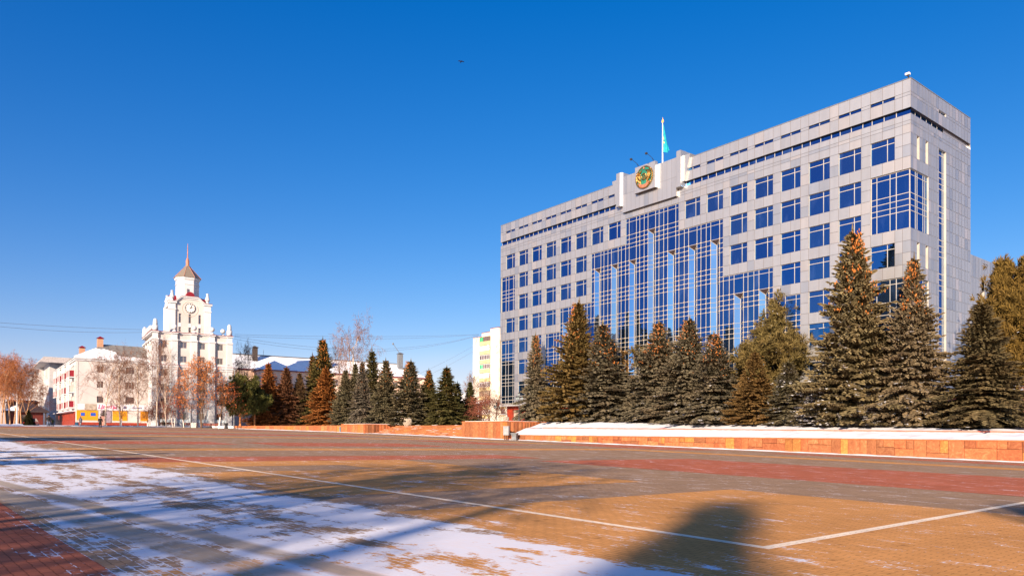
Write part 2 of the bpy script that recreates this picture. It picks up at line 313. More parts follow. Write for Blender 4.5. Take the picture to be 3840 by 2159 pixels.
# ================================================================== ground, square, terraces
def sheet(name, poly, m, dz=0.0, pq=True, kind='structure'):
    mb = MB(); pts = []
    for a, b2 in poly:
        x, y = W2(a, b2) if pq else (a, b2)
        pts.append((x, y, -1.6+GA*x+GB*y+dz))
    mb.face(pts); return tag(mb.build(name, m), kind=kind)
def terrain():
    mb = MB(); xs = [-900,-500,-300,-220,-170,-140,-120,-100,-85,-72,-60,-40,-20,0,20,40,60,80,110,150,220,400,900]
    ys = [-300,-150,-80,-40,-10,10,30,50,70,90,110,130,150,170,190,210,250,300,400,600,1200]
    def h(x, y):
        z = -1.6+GA*max(min(x,150),-150)+GB*max(min(y,200),-150)
        return max(min(z, 1.55), -4)-.06
    idx = {}
    for i, x in enumerate(xs):
        for j, y in enumerate(ys): idx[i,j] = len(mb.v); mb.v.append((x,y,h(x,y)))
    for i in range(len(xs)-1):
        for j in range(len(ys)-1): mb.f.append((idx[i,j],idx[i+1,j],idx[i+1,j+1],idx[i,j+1])); mb.m.append(0); mb.c.append(None)
    return tag(mb.build('ground', SNOW), kind='structure')
terrain()
# square: its border is the far kerb in the west and the wall at p = 57
sq = [(-71,-30),(-71.5,100),(-69.5,128),(-67,146),(-63.5,168)]
e1 = W2(57.4, 160); e2 = W2(57.4, -40); sq += [tuple(e1), tuple(e2), (60,-40)]
sheet('square', sq, GREY, 0, False)
def rect(a0, a1, b0, b1, m, k, name): sheet(name, [(a0,b0),(a1,b0),(a1,b1),(a0,b1)], m, .004*k)
rect(-2.2, 9.25, -20, 6.2, OCHRE, 1, 'ochre_paving'); rect(-7.3, -2.2, -20, 3, OCHRE, 1, 'ochre_paving')
rect(-2.2, 9.2, 9.3, 17.6, OCHRE, 1, 'ochre_paving')
rect(-2.2, 9.2, 20.3, 23.4, OCHRE, 1, 'ochre_paving'); rect(4.6, 9.2, 17.6, 20.3, OCHRE, 1, 'ochre_paving')
rect(-4.0, 18.5, 23.4, 27.3, RED, 1, 'red_paving')
rect(-2.2, 42, 34, 37.2, OCHRE, 1, 'ochre_paving'); rect(38.5, 42, -25, 34, OCHRE, 1, 'ochre_paving')
rect(15.7, 28.6, -25, 21, RED, 1, 'red_paving'); rect(48.5, 52.5, -25, 27, RED, 1, 'red_paving')
rect(12, 26, 41, 49, RED, 1, 'red_paving'); rect(34, 40, 46, 60, RED, 1, 'red_paving'); rect(45, 54, 34, 50, RED, 1, 'red_paving')
rect(-2.2, 10, 44, 50, RED, 1, 'red_paving'); rect(44, 47, 50, 95, OCHRE, 1, 'ochre_paving'); rect(-2.2, 44, 64, 68, OCHRE, 1, 'ochre_paving')
rect(10, 40, 76, 84, RED, 1, 'red_paving'); rect(0, 50, 96, 100, OCHRE, 1, 'ochre_paving'); rect(5, 45, 108, 114, RED, 1, 'red_paving')
rect(-30, -7.6, -20, 30, RED, 1, 'red_paving')
rect(-.09, .09, -.09, 95, LINE, 2, 'white_line'); rect(.09, 56, -.09, .09, LINE, 2, 'white_line')
# manhole cover
pm = on_ground(1915, 1777)
mb = MB(); mb.lathe([(.36,0),(.36,.02),(.30,.02),(.30,.012),(.0,.012)], (0,0,0), 20); o = mb.build('manhole_cover', mat('cast_iron', (.12,.10,.09), .6)); o.location = (pm.x, pm.y, pm.z+.003)
tag(o, 'round iron manhole cover in the ochre paving next to a long snow patch', 'manhole cover')

# ---- stone slabs on a vertical face between A and B (world xy), bottom/top height functions
def slabs(mb, A, B, zb, zt, seed=0, rows=True, wmin=.5, wmax=1.1, vary=.05):
    r = random.Random(seed); A = Vector(A); B = Vector(B); d = B-A; Ln = d.length; d /= Ln; n = Vector((d.y,-d.x))
    s = 0
    def tone():
        k = r.random(); b = r.uniform(.55,1.12)
        return (b*1.2,b*1.3,b*.8) if k < .14 else ((b*1.05,b*.9,b*.85) if k < .5 else (b,b,b))
    def piece(a, b_, z0, z1, z0b, z1b):
        g = .02; off = r.uniform(.0, vary)
        a += g; b_ -= g; c = tone()
        pa = A+d*a; pb = A+d*b_; fa = pa+n*(.03+off*r.uniform(.4,1)); fb = pb+n*(.03+off*r.uniform(.4,1)); mid = (pa+pb)/2+n*(.05+off)
        lo0, hi0, lo1, hi1 = z0+g, z1-g, z0b+g, z1b-g
        ml, mh = (lo0+lo1)/2, (hi0+hi1)/2
        F = [(fa.x,fa.y,lo0),(mid.x,mid.y,ml),(mid.x,mid.y,mh),(fa.x,fa.y,hi0)]; G = [(mid.x,mid.y,ml),(fb.x,fb.y,lo1),(fb.x,fb.y,hi1),(mid.x,mid.y,mh)]
        mb.face(F, 0, c); mb.face(G, 0, c)
        mb.face([(pa.x,pa.y,lo0),(fa.x,fa.y,lo0),(fa.x,fa.y,hi0),(pa.x,pa.y,hi0)], 0, c); mb.face([(fb.x,fb.y,lo1),(pb.x,pb.y,lo1),(pb.x,pb.y,hi1),(fb.x,fb.y,hi1)], 0, c)
        mb.face([(fa.x,fa.y,hi0),(mid.x,mid.y,mh),(fb.x,fb.y,hi1),(pb.x,pb.y,hi1),(pa.x,pa.y,hi0)], 0, c)
    while s < Ln-.05:
        wd = min(r.uniform(wmin,wmax), Ln-s)
        if Ln-s-wd < wmin*.6: wd = Ln-s
        z0,z1 = zb(s),zt(s); z0b,z1b = zb(s+wd),zt(s+wd); h = z1-z0
        if rows and h > .7 and r.random() < .42 :
            wd = min(wd*r.uniform(1.4,2.3), Ln-s)
            if Ln-s-wd < wmin*.6: wd = Ln-s
            z0b,z1b = zb(s+wd),zt(s+wd)
            t = r.uniform(.3,.65); zm, zmb = z0+h*t, z0b+(z1b-z0b)*t
            piece(s, s+wd, z0, zm, z0b, zmb)
            c = s+wd*r.uniform(.35,.65); f = (c-s)/wd
            zmc = zm+(zmb-zm)*f; z1c = z1+(z1b-z1)*f
            piece(s, c, zm, z1, zmc, z1c); piece(c, s+wd, zmc, z1c, zmb, z1b)
        else: piece(s, s+wd, z0, z1, z0b, z1b)
        s += wd
    back = [(A.x,A.y,zb(0)),(B.x,B.y,zb(Ln)),(B.x,B.y,zt(Ln)),(A.x,A.y,zt(0))]
    mb.face(back, 0, (.35,.3,.3))
def gpl(x, y): return -1.6+GA*x+GB*y
def capstones(mb, A, B, zt, w, th, seed, over=.07):
    r = random.Random(seed); A = Vector(A); B = Vector(B); d = B-A; Ln = d.length; d /= Ln; n = Vector((d.y,-d.x)); s = 0
    while s < Ln-.02:
        l = min(r.uniform(1.0,2.0), Ln-s)
        if Ln-s-l < .5: l = Ln-s
        a = A+d*(s+.006); b2 = A+d*(s+l-.006); o_ = over+r.uniform(-.012,.02); dz = r.uniform(-.008,.008)
        P = [a+n*o_, b2+n*o_, b2-n*w, a-n*w]; za, zb2 = zt(s)+dz, zt(s+l)+dz; Z = [za,zb2,zb2,za]
        k = len(mb.v); mb.v += [(p.x,p.y,z) for p, z in zip(P, Z)]+[(p.x,p.y,z+th) for p, z in zip(P, Z)]
        for f in ((0,3,2,1),(4,5,6,7),(0,1,5,4),(1,2,6,5),(2,3,7,6),(3,0,4,7)): mb.f.append(tuple(k+i for i in f)); mb.m.append(0); mb.c.append(None)
        s += l
# right low retaining wall: from q = 69 (podium) to q = -12
def wz(q): return -.14+.0040*(q-10)
def terr(q): return min(.8+.0205*(q-10), 1.93)
A = W2(57, 69.4); B = W2(57, -14)
zt = lambda s: wz(69.4-s)-.10; zb = lambda s: gpl(*W2(57, 69.4-s))
wall = empty('retaining_wall', (A.x, A.y, 0), 0, 'long low orange sandstone retaining wall below the snowy bank on the right', 'wall')
mb = MB(); slabs(mb, A, B, zb, zt, 3, wmin=.55, wmax=1.25, vary=.07); o = mb.build('stone_face', SAND, wall); o.location = (-A.x,-A.y,0)
mb = MB(); capstones(mb, A, B, zt, .42, .10, 5); o = mb.build('coping', CAPST, wall); o.location = (-A.x,-A.y,0)
# snow bank above with a pink kerb half way
def strip(name, pq_rows, m, q0, q1, nseg, kind='structure', noise=.03, seed=1):
    """rows: list of (p, z(q)); snow surface swept along q"""
    r = random.Random(seed); mb = MB(); K = len(pq_rows)
    for i in range(nseg+1):
        q = q0+(q1-q0)*i/nseg
        for j, (p, zf) in enumerate(pq_rows):
            x, y = W2(p, q); mb.v.append((x, y, zf(q)+r.uniform(-noise,noise)*(1 if 0 < j < K-1 else .3)))
    for i in range(nseg):
        for j in range(K-1): a = i*K+j; mb.f.append((a, a+1, a+K+1, a+K)); mb.m.append(0); mb.c.append(None)
    return tag(mb.build(name, m, smooth=True), kind=kind)
kz = lambda q: .50+.0095*(q-10)
def lerp(a, b, t): return lambda q: a(q)+(b(q)-a(q))*t
strip('snow_bank', [(57.2,lambda q: wz(q)-.02),(57.5,lambda q: wz(q)+.03)]+[(57.5+2.75*t, (lambda t: lambda q: wz(q)+.03+(kz(q)-wz(q)-.10)*t)(t)) for t in (.15,.3,.45,.6,.8,1)], SNOW, 69.4, -14, 220, noise=.055)
A2 = W2(60.3, 66); B2 = W2(60.3, -14)
mb = MB(); capstones(mb, A2, B2, lambda s: kz(66-s)-.08, .25, .14, 9, .05); tag(mb.build('stone_kerb', PINKST), 'thin pink stone kerb running along the middle of the snowy bank', 'kerb')
strip('snow_terrace', [(60.3,lambda q: kz(q)-.02),(61.0,lambda q: kz(q)+.1),(62.0,lambda q: kz(q)+.16+.2*(terr(q)-kz(q))),(63.2,lambda q: terr(q)-.12),(64.5,lambda q: terr(q)),(68,lambda q: terr(q)+.02),(74,lambda q: terr(q)+.02),(84,lambda q: terr(q)),(140,lambda q: terr(q))], SNOW, 69.4, -60, 200, noise=.06, seed=4)
# bank end sloping beside the podium
# ---- right podium
def podium(name, q0, q1, ztop, p0, p1, label, seed):
    """block between q0 (right) and q1 (left)"""
    a = W2(p0, q1); b2 = W2(p0, q0); c = W2(p1, q0); d = W2(p1, q1)
    root = empty(name, (b2.x, b2.y, gpl(*b2)), 0, label, 'podium')
    off = (-b2.x, -b2.y, -gpl(*b2))
    mb = MB(); top = ztop-.13
    slabs(mb, a, b2, lambda s: gpl(*(a.lerp(b2, s/(b2-a).length))), lambda s: top, seed, rows=False, wmin=.6, wmax=1.1, vary=.025)
    slabs(mb, b2, c, lambda s: gpl(*b2)+.0*s, lambda s: top, seed+1, rows=False, wmin=.45, wmax=.8, vary=.14)
    o = mb.build('stone_face', SAND, root); o.location = off
    mb = MB(); capstones(mb, a, b2, lambda s: top, .5, .13, seed+2); capstones(mb, b2, c, lambda s: top, .5, .129, seed+3); capstones(mb, d, a, lambda s: top, .5, .128, seed+4, .04)
    o = mb.build('coping', CAPST, root); o.location = off
    mb = MB(); g = W2(p0+.3, q0+.3); h = W2(p0+.3, q1-.3); i = W2(p1, q1-.3); j = W2(p1, q0+.3)
    mb.prism([tuple(g), tuple(j), tuple(i), tuple(h)], top, ztop+.05); o = mb.build('snow_cover', SNOW, root); o.location = off
    mb = MB(); g = W2(p0+.1, q0+.1); h = W2(p0+.1, q1-.1); i = W2(p1, q1-.1); j = W2(p1, q0+.1)
    mb.prism([tuple(g), tuple(j), tuple(i), tuple(h)], -1.5, top-.01); o = mb.build('core', CAPST, root); o.location = off
    return root
podium('stone_podium', 70, q_at(1733, 56.5), 1.97, 56.5, 64.8, 'tall sandstone podium with a grey cabinet in front, right of the steps', 21)
podium('stone_podium', q_at(1364, 56.5), q_at(1280, 56.5), 1.85, 56.5, 64.8, 'lower sandstone podium with snowy top, left of the steps', 31)
# ---- steps
qa, qb = 81.4, 106.5
root = empty('stone_steps', (*W2(58.7, 94), 0), 0, 'wide flight of orange stone steps between the two podiums', 'steps'); c0 = W2(58.7, 94)
r = random.Random(5); n = 8; mb = MB(); ms = MB()
for i in range(n):
    p0 = 58.6+i*.58; z0 = -1.2; zt_ = lambda q, i=i: gpl(*W2(58.6, q))*(1-(i+1)/n)+1.60*(i+1)/n
    q = qa
    while q < qb-.05:
        l = min(r.uniform(1.1,2.4), qb-q); l = qb-q if qb-q-l < .5 else l
        P = [W2(p0+r.uniform(-.01,.01), q+.008), W2(64.5, q+.008), W2(64.5, q+l-.008), W2(p0+r.uniform(-.01,.01), q+l-.008)]; Z = [zt_(q), zt_(q), zt_(q+l), zt_(q+l)]
        b = r.uniform(.6,.95); c = (b*1.1,b*1.12,b*.9) if r.random() < .2 else (b,b,b)
        mb.face([(P[0].x,P[0].y,z0),(P[0].x,P[0].y,Z[0]),(P[3].x,P[3].y,Z[3]),(P[3].x,P[3].y,z0)], 0, c)
        mb.face([(p.x,p.y,z-.001*i) for p, z in zip(P, Z)], 0, c)
        if r.random() < .3:
            k0 = r.uniform(.0,.5)*l; k1 = r.uniform(.5,1)*l; S = [W2(p0+.12, q+k0), W2(p0+.5, q+k0+.1), W2(p0+.5, q+k1-.1), W2(p0+.12, q+k1)]
            zz = zt_(q)+.0; ms.prism([tuple(x) for x in S], zz-.02, zz+.035)
        q += l
o = mb.build('treads', SAND, root); o.location = (-c0.x,-c0.y,0); o = ms.build('snow_remains', SNOW, root); o.location = (-c0.x,-c0.y,0); o['kind'] = 'stuff'
mb = MB(); mb.prism([tuple(W2(64.5,qa-.6)), tuple(W2(110,qa-.6)), tuple(W2(110,qb+.3)), tuple(W2(64.5,qb+.3))], .5, 1.6); tag(mb.build('upper_walkway', SNOW), kind='structure')
# ---- left low wall, swinging forward to its far end
qL = q_at(1282, 58)
A = Vector((-56.6,150.0)); B = W2(58, qL); AL, BL = A.copy(), B.copy()
ztl = lambda s: 1.50+.06*(s/(B-A).length); zbl = lambda s: gpl(*(A.lerp(B, s/(B-A).length)))
wl = empty('retaining_wall', (B.x, B.y, 0), 0, 'low sandstone wall tapering away in front of the far spruces, left of the steps', 'wall')
mb = MB(); slabs(mb, A, B, zbl, ztl, 13, rows=False, wmin=.6, wmax=1.3); o = mb.build('stone_face', SAND, wl); o.location = (-B.x,-B.y,0)
mb = MB(); capstones(mb, A, B, ztl, .4, .09, 15); o = mb.build('coping', CAPST, wl); o.location = (-B.x,-B.y,0)
dW = (AL-BL).normalized(); nW = Vector((dW.y,-dW.x)); nW = nW if nW.y > 0 else -nW
mb = MB(); mb.prism([tuple(AL+nW*.3), tuple(BL+nW*.3), tuple(W2(60,qL-.3)), tuple(W2(75,qL-.3)), (-40,240), (-62,240), (-62,152)], .4, 1.60); tag(mb.build('snow_terrace', SNOW), kind='structure')
strip('snow_terrace', [(60,lambda q: 1.61),(64,lambda q: 1.64),(70,lambda q: 1.66),(120,lambda q: 1.66)], SNOW, 240, 106.7, 130, noise=.03, seed=6)
mb = MB(); mb.prism([tuple(W2(64.8,70)), tuple(W2(140,70)), tuple(W2(140,81)), tuple(W2(64.8,81))], .6, 1.9); tag(mb.build('upper_terrace', SNOW), kind='structure')
# ---- snow berms at the foot of walls and along the far kerb
def berm(name, pts, h, wd, seed, mt=SNOW):
    r = random.Random(seed); mb = MB(); P = [Vector(p) for p in pts]; L_ = []
    for i in range(len(P)-1):
        k = max(2, int((P[i+1]-P[i]).length/.8))
        for j in range(k): L_.append(P[i].lerp(P[i+1], j/k))
    L_.append(P[-1]); K = 5
    for i, p in enumerate(L_):
        d = (L_[min(i+1,len(L_)-1)]-L_[max(i-1,0)]).normalized(); n = Vector((d.y,-d.x)); hh = h*r.uniform(.6,1.2); ww = wd*r.uniform(.7,1.15)
        for j, (u, v) in enumerate(((1,0),(.6,.6),(0,1),(-.6,.75),(-1,-.3))):
            q = p+n*ww*u; mb.v.append((q.x, q.y, min(gpl(q.x,q.y),1.6)+hh*v+.003))
    for i in range(len(L_)-1):
        for j in range(K-1): a = i*K+j; mb.f.append((a,a+1,a+K+1,a+K)); mb.m.append(0); mb.c.append(None)
    return tag(mb.build(name, mt, smooth=True), kind='structure')
berm('snow_ridge', [W2(56.7,69.2), W2(56.7,-14)], .10, .45, 1)
berm('snow_ridge', [W2(56.2,81), W2(56.2,70), W2(56.8,69.4)], .12, .35, 2)
berm('snow_ridge', [W2(58.2,106.4), W2(58.2,81.2)], .10, .4, 3)
berm('snow_ridge', [(-57.6,149.6), tuple(W2(57.6,qL)), W2(56.2,114.5), W2(56.2,106.8), W2(58.0,106.6)], .10, .4, 4)
berm('snow_ridge', [(-63.2,166),(-66,158),(-67.7,146),(-70.2,128)], .20, .9, 5)
berm('snow_ridge', [(-70.2,128),(-71.3,118)], .18, .8, 8)
berm('snow_ridge', [(-72.0,107),(-71.8,100),(-71.4,60)], .35, 1.1, 6)
# ================================================================== government building
YAW = .9016; Lc = Vector((39.67-67.36*cos(YAW), 73.07+67.36*sin(YAW)))
GB_ = empty('office_building', (Lc.x, Lc.y, 0), -YAW, 'large light grey office block with blue mirror glass and an emblem on its roof crest', 'office building')
WX = 67.36; X0 = lambda k: 1.49+3.4363*(k-1); WW = 2.46
bz = lambda k: 6.56+3.6*(k-1); WH = 2.36
fmap = lambda u, z, d: (u, d, z)
smap = lambda u, z, d: (WX-d, u, z)
def cells(mb, uc, zc, op, mp, g=.016, dpt=0.0, rng=None, seed=1, base=1.0, var=.05, jm=1, special=None):
    """cladding panels set apart by real gaps, with a backing 4 cm behind; op = openings (u0,u1,z0,z1)"""
    r = random.Random(seed)
    for i in range(len(uc)-1):
        for j in range(len(zc)-1):
            u0,u1,z0,z1 = uc[i],uc[i+1],zc[j],zc[j+1]; cu,cz = (u0+u1)/2,(z0+z1)/2
            if any(a < cu < b and c < cz < d for a,b,c,d in op): continue
            t = r.random(); k = base*(1+r.uniform(-var,var)); c = (k,k,k)
            if t < .10: c = (k*.82,k*.86,k*.92)
            elif t < .24: c = (k*1.12,k*1.06,k*1.0)
            if special: c = special(cu, cz, c, r)
            mb.face([mp(u0+g,z0+g,dpt),mp(u1-g,z0+g,dpt),mp(u1-g,z1-g,dpt),mp(u0+g,z1-g,dpt)], 0, c)
            mb.face([mp(u0,z0,dpt+.04),mp(u1,z0,dpt+.04),mp(u1,z1,dpt+.04),mp(u0,z1,dpt+.04)], jm, 1.0)
def reveal(mb, o, mp, d0, d1, m, sides='lrbt'):
    a,b,c,e = o
    if 'l' in sides: mb.face([mp(a,c,d0),mp(a,c,d1),mp(a,e,d1),mp(a,e,d0)], m)
    if 'r' in sides: mb.face([mp(b,c,d0),mp(b,e,d0),mp(b,e,d1),mp(b,c,d1)], m)
    if 'b' in sides: mb.face([mp(a,c,d0),mp(b,c,d0),mp(b,c,d1),mp(a,c,d1)], m)
    if 't' in sides: mb.face([mp(a,e,d0),mp(a,e,d1),mp(b,e,d1),mp(b,e,d0)], m)
def merge(l, eps=.05):
    l = sorted(l); out = [l[0]]
    for x in l[1:]:
        if x-out[-1] > eps: out.append(x)
    return out
# --- openings of the front
wins = []
for k in list(range(1,9))+list(range(12,20)): wins.append((7,k))
for rr in (6,5): wins += [(rr,k) for k in list(range(2,7))+list(range(14,19))]
wins += [(4,k) for k in (1,2,3,4,16,17,18,19)]
for rr in (3,2,1): wins += [(rr,k) for k in (2,3,17,18)]
wop = [(X0(k), X0(k)+WW, bz(r_), bz(r_)+WH) for r_, k in wins]
CG = [(.22, X0(1)+WW, bz(5), bz(6)+WH), (.22, X0(1)+WW, 5.34, bz(3)+WH), (X0(19), WX-.12, bz(5), bz(6)+WH), (X0(19), WX-.12, 5.34, bz(3)+WH)]
CWo = [(X0(9), X0(11)+WW, 5.18, bz(7)+WH), (X0(7), X0(13)+WW, 5.18, bz(6)+WH), (X0(5), X0(15)+WW, 5.18, bz(4)+WH), (X0(4), X0(16)+WW, 5.18, bz(3)+WH)]
uc = [0, .6]+[x for k in range(1,20) for x in (X0(k), X0(k)+WW/2, X0(k)+WW)]+[WX-.8, WX]
uc = merge(uc); uc[-1] = WX
zc = [5.18, 5.34]+[x for r_ in range(1,8) for x in (bz(r_), bz(r_)+WH/2, bz(r_)+WH)]+[31.4, 31.76, 32.42]
mb = MB(); def_sp = None
cells(mb, uc, merge(zc), wop+CG+CWo, fmap, seed=4)
for o in wop: reveal(mb, o, fmap, .0, .16, 2)
for o in CG[:2]: reveal(mb, o, fmap, 0, .16, 2)
for o in CG[2:]: reveal(mb, o, fmap, 0, .16, 2, 'lbt')
# stepped outline of the curtain wall
def ctop(x):
    for a,b,c,d in CWo:
        if a-.01 < x < b+.01: return d
    return 5.18
steps_ = [(CWo[3][0],CWo[2][0]),(CWo[2][0],CWo[1][0]),(CWo[1][0],CWo[0][0]),(CWo[0][0],CWo[0][1]),(CWo[0][1],CWo[1][1]),(CWo[1][1],CWo[2][1]),(CWo[2][1],CWo[3][1])]
tops_ = [bz(3)+WH,bz(4)+WH,bz(6)+WH,bz(7)+WH,bz(6)+WH,bz(4)+WH,bz(3)+WH]; prev = 5.18
for (a,b), t in zip(steps_, tops_):
    mb.face([fmap(a,t,0),fmap(b,t,0),fmap(b,t,.2),fmap(a,t,.2)], 2)
for i, ((a,b), t) in enumerate(zip(steps_, tops_)):
    lo = 5.18 if i == 0 else tops_[i-1]
    if t > lo: mb.face([fmap(a,lo,0),fmap(a,t,0),fmap(a,t,.2),fmap(a,lo,.2)], 2)
    nx = tops_[i+1] if i+1 < len(tops_) else 5.18
    if t > nx: mb.face([fmap(b,nx,0),fmap(b,t,0),fmap(b,t,.2),fmap(b,nx,.2)], 2)
# upper block with ventilation slots
slots = [(X0(k), X0(k)+WW, 34.29, 34.62) for k in range(1,20) if not 9 <= k <= 11]
cells(mb, uc, [33.03,34.29,34.62,35.93], slots, fmap, seed=8)
for o in slots: reveal(mb, o, fmap, 0, .16, 1)
mb.face([fmap(0,33.03,0),fmap(WX,33.03,0),fmap(WX,33.03,.32),fmap(0,33.03,.32)], 3); mb.face([fmap(0,32.42,0),fmap(WX,32.42,0),fmap(WX,32.42,.32),fmap(0,32.42,.32)], 0, 1.0)
# --- side (short end)
SW_ = 15.0
scut = [0,.55,1.4,1.97,2.7,3.42,4.0,4.12]+[4.12+.61*i for i in range(1,5)]+[6.57,7.5,8.45]+[8.45+.82*i for i in range(1,8)]+[SW_]
sslots = [(1.4,1.97,bz(r_),bz(r_)+WH) for r_ in (7,4)]+[(3.42,4.0,bz(r_),bz(r_)+WH) for r_ in (7,4)]
scg = [(.12,4.12,bz(5),bz(6)+WH),(.12,4.12,5.34,bz(3)+WH)]; slong = [(6.57,8.45,5.34,bz(7)+WH)]
zs = [5.18,5.34]+[x for r_ in range(1,8) for x in (bz(r_), bz(r_)+WH/2, bz(r_)+WH)]+[31.4,31.76,32.42]
r2 = random.Random(3)
def sp(cu, cz, c, r_):
    return (1.28,1.17,1.1) if r_.random() < .055 else c
cells(mb, merge(scut,.04), merge(zs), sslots+scg+slong, smap, g=.022, seed=11, jm=4, var=.04, special=sp)
sup = [(6.57,8.45,34.29,34.62)]
cells(mb, merge(scut,.04), [33.03,34.29,34.62,35.93], sup, smap, g=.022, seed=12, jm=4, var=.04, special=sp)
for o in sslots: reveal(mb, o, smap, 0, .3, 5)
for o in scg: reveal(mb, o, smap, 0, .16, 5, 'rbt')
for o in slong+sup: reveal(mb, o, smap, 0, .3, 5)
mb.face([smap(0,33.03,0),smap(SW_,33.03,0),smap(SW_,33.03,.32),smap(0,33.03,.32)], 3); mb.face([smap(.32,32.42,0),smap(SW_,32.42,0),smap(SW_,32.42,.32),smap(.32,32.42,.32)], 0, 1.0)
mb.face([smap(8.3,32.42,.25),smap(SW_,32.42,.25),smap(SW_,33.03,.25),smap(8.3,33.03,.25)], 0, (1.0,.95,.95))
# left end, back, core and roof
mb.box(.25,.6,5.2,WX-.6,SW_-.2,35.8, 6); mb.face([(0,0,5.18),(0,SW_,5.18),(0,SW_,32.42),(0,0,32.42)], 0, 1.0); mb.face([(0,0,33.03),(0,SW_,33.03),(0,SW_,35.93),(0,0,35.93)], 0, 1.0)
mb.face([(0,SW_,5.18),(WX,SW_,5.18),(WX,SW_,35.93),(0,SW_,35.93)], 0, .9)
mb.face([(0,0,5.18),(WX,0,5.18),(WX,SW_,5.18),(0,SW_,5.18)], 0, .9)
mb.build('wall', [PANEL, JOINT, CREAM, DARK, JOINTL, CREAM, CORE], GB_)
mb = MB(); mb.box(-.03,-.03,35.93,WX+.03,.5,36.0); mb.box(WX-.5,.5,35.93,WX+.03,SW_,36.0); mb.box(-.03,.5,35.93,.5,SW_,36.0); mb.box(.5,SW_-.5,35.93,WX-.5,SW_,36.0)
mb.box(.5,.5,35.6,WX-.5,SW_-.5,35.7); mb.build('roof', GREYM, GB_)
mb = MB(); mb.box(-.04,-.06,4.92,WX+.04,1.4,5.17); mb.box(WX-1.4,1.4,4.92,WX+.04,SW_,5.17); mb.build('fascia', mat('fascia_metal', (.30,.29,.285), .5), GB_)
# ground floor in red granite
mb = MB(); zz = -1.0; gw = [(X0(k)+.5, X0(k)+2.2, 2.3, 4.35) for k in range(1,20)]; guc = merge([.55, WX-1.15]+[x for a,b,_,_ in gw for x in (a,b)]+[1.15+1.1*i for i in range(1,59)], .25)
for i in range(len(guc)-1):
    zr = [zz,.5,1.4,2.3,3.3,4.35,4.92]
    for j in range(6):
        u0,u1,z0,z1 = guc[i],guc[i+1],zr[j],zr[j+1]; cu,cz = (u0+u1)/2,(z0+z1)/2
        if any(a < cu < b and c < cz < d for a,b,c,d in gw): continue
        mb.face([(u0+.005,1.15,z0+.005),(u1-.005,1.15,z0+.005),(u1-.005,1.15,z1-.005),(u0+.005,1.15,z1-.005)])
for o in gw: reveal(mb, o, lambda u,z,d: (u,1.15+d,z), 0, .35, 0)
mb.face([(WX-1.15,1.15,zz),(WX-1.15,SW_-1,zz),(WX-1.15,SW_-1,4.92),(WX-1.15,1.15,4.92)]); mb.face([(.55,1.15,zz),(.55,SW_-1,zz),(.55,SW_-1,4.92),(.55,1.15,4.92)])
mb.box(1.3,1.6,zz,WX-1.3,SW_-1,4.9); mb.build('ground_floor', REDGR, GB_)
# --- windows: one frame, one pane
def frame_mesh(w_, h_, vs, hs_, t=.05, dep=.03, edge=.03):
    mb = MB()
    for x in vs: mb.box(x-t/2,-dep,0,x+t/2,0,h_)
    for z in hs_: mb.box(edge,-dep*.8,z-t/2,w_-edge,0,z+t/2)
    mb.box(0,-dep*.9,0,w_,.0,edge); mb.box(0,-dep*.9,h_-edge,w_,.0,h_); mb.box(0,-dep*.9,edge,edge,0,h_-edge); mb.box(w_-edge,-dep*.9,edge,w_,0,h_-edge)
    return mb
fm = frame_mesh(WW, WH, [WW*.68], [WH-.55], .06)
f0 = fm.build('window', CREAM, GB_); pm_ = MB(); pm_.box(.0,.01,.0,WW,.03,WH); p0 = pm_.build('pane', GLASS, f0)
first = True
for r_, k in wins:
    f = f0 if first else f0.copy(); p_ = p0
    if not first: COL.objects.link(f); p_ = p0.copy(); COL.objects.link(p_); p_.parent = f
    f.parent = GB_; f.location = (X0(k), .16, bz(r_)); first = False
# ground floor windows
gf = frame_mesh(1.7, 2.05, [.85], [1.5], .07).build('ground_window', BROWNF, GB_); gp = MB(); gp.box(0,.01,0,1.7,.03,2.05); gp = gp.build('pane', mat('tan_reflection_glass', (.36,.29,.23), .3, .12, 1.5, spec=.6), gf)  # tan reflection is put into the pane colour
for i, (a,b,c,d) in enumerate(gw):
    f = gf if i == 0 else gf.copy(); 
    if i: COL.objects.link(f); q_ = gp.copy(); COL.objects.link(q_); q_.parent = f
    f.parent = GB_; f.location = (a, 1.5, c)
# strip windows (front), slots
def glazing(name, mp, o, vs, hs_, dep=.16, bw=.058, fm_=CREAM, gm=GLASS, parent=None):
    a,b,c,d = o; mb = MB()
    T = lambda x,y,z: mp(x, z, y)
    for x in vs: mb.box(x-bw/2, dep-.035, c, x+bw/2, dep-.005, d, 0, T)
    for z in hs_: mb.box(a, dep-.03, z-bw/2, b, dep-.006, z+bw/2, 0, T)
    f = mb.build(name, fm_, parent or GB_); g = MB(); g.face([mp(a,c,dep),mp(b,c,dep),mp(b,d,dep),mp(a,d,dep)]); g.build('pane', gm, f); return f
sv = merge([.1]+[x for k in range(1,20) for x in (X0(k), X0(k)+WW/2+.0, X0(k)+WW)]+[WX-.15])
for a, b in zip(sv, sv[1:]): glazing('strip_window', fmap, (a,b,32.42,33.03), [a+.04], [], .3, .07)
sv2 = [.35,1.6,2.9,4.2,5.5,6.8,8.25]
for a, b in zip(sv2, sv2[1:]): glazing('strip_window', smap, (a,b,32.42,33.03), [a+.04], [], .3, .07)
for o in slots: glazing('slot_window', fmap, o, [o[0]+WW/2], [], .12, .06)
glazing('slot_window', smap, sup[0], [7.5], [], .2, .06)
for o in sslots: glazing('slot_window', smap, o, [o[0]+.5], [bz(7)+WH-.5 if o[2] > 25 else bz(4)+WH-.5, o[2]+1.1], .28, .05)
hl = [z for r_ in range(0,8) for z in (bz(r_), bz(r_)+WH-.55, bz(r_)+WH, bz(r_)+WH+.62)]
cgv = [.1,1.45,2.07,3.4]
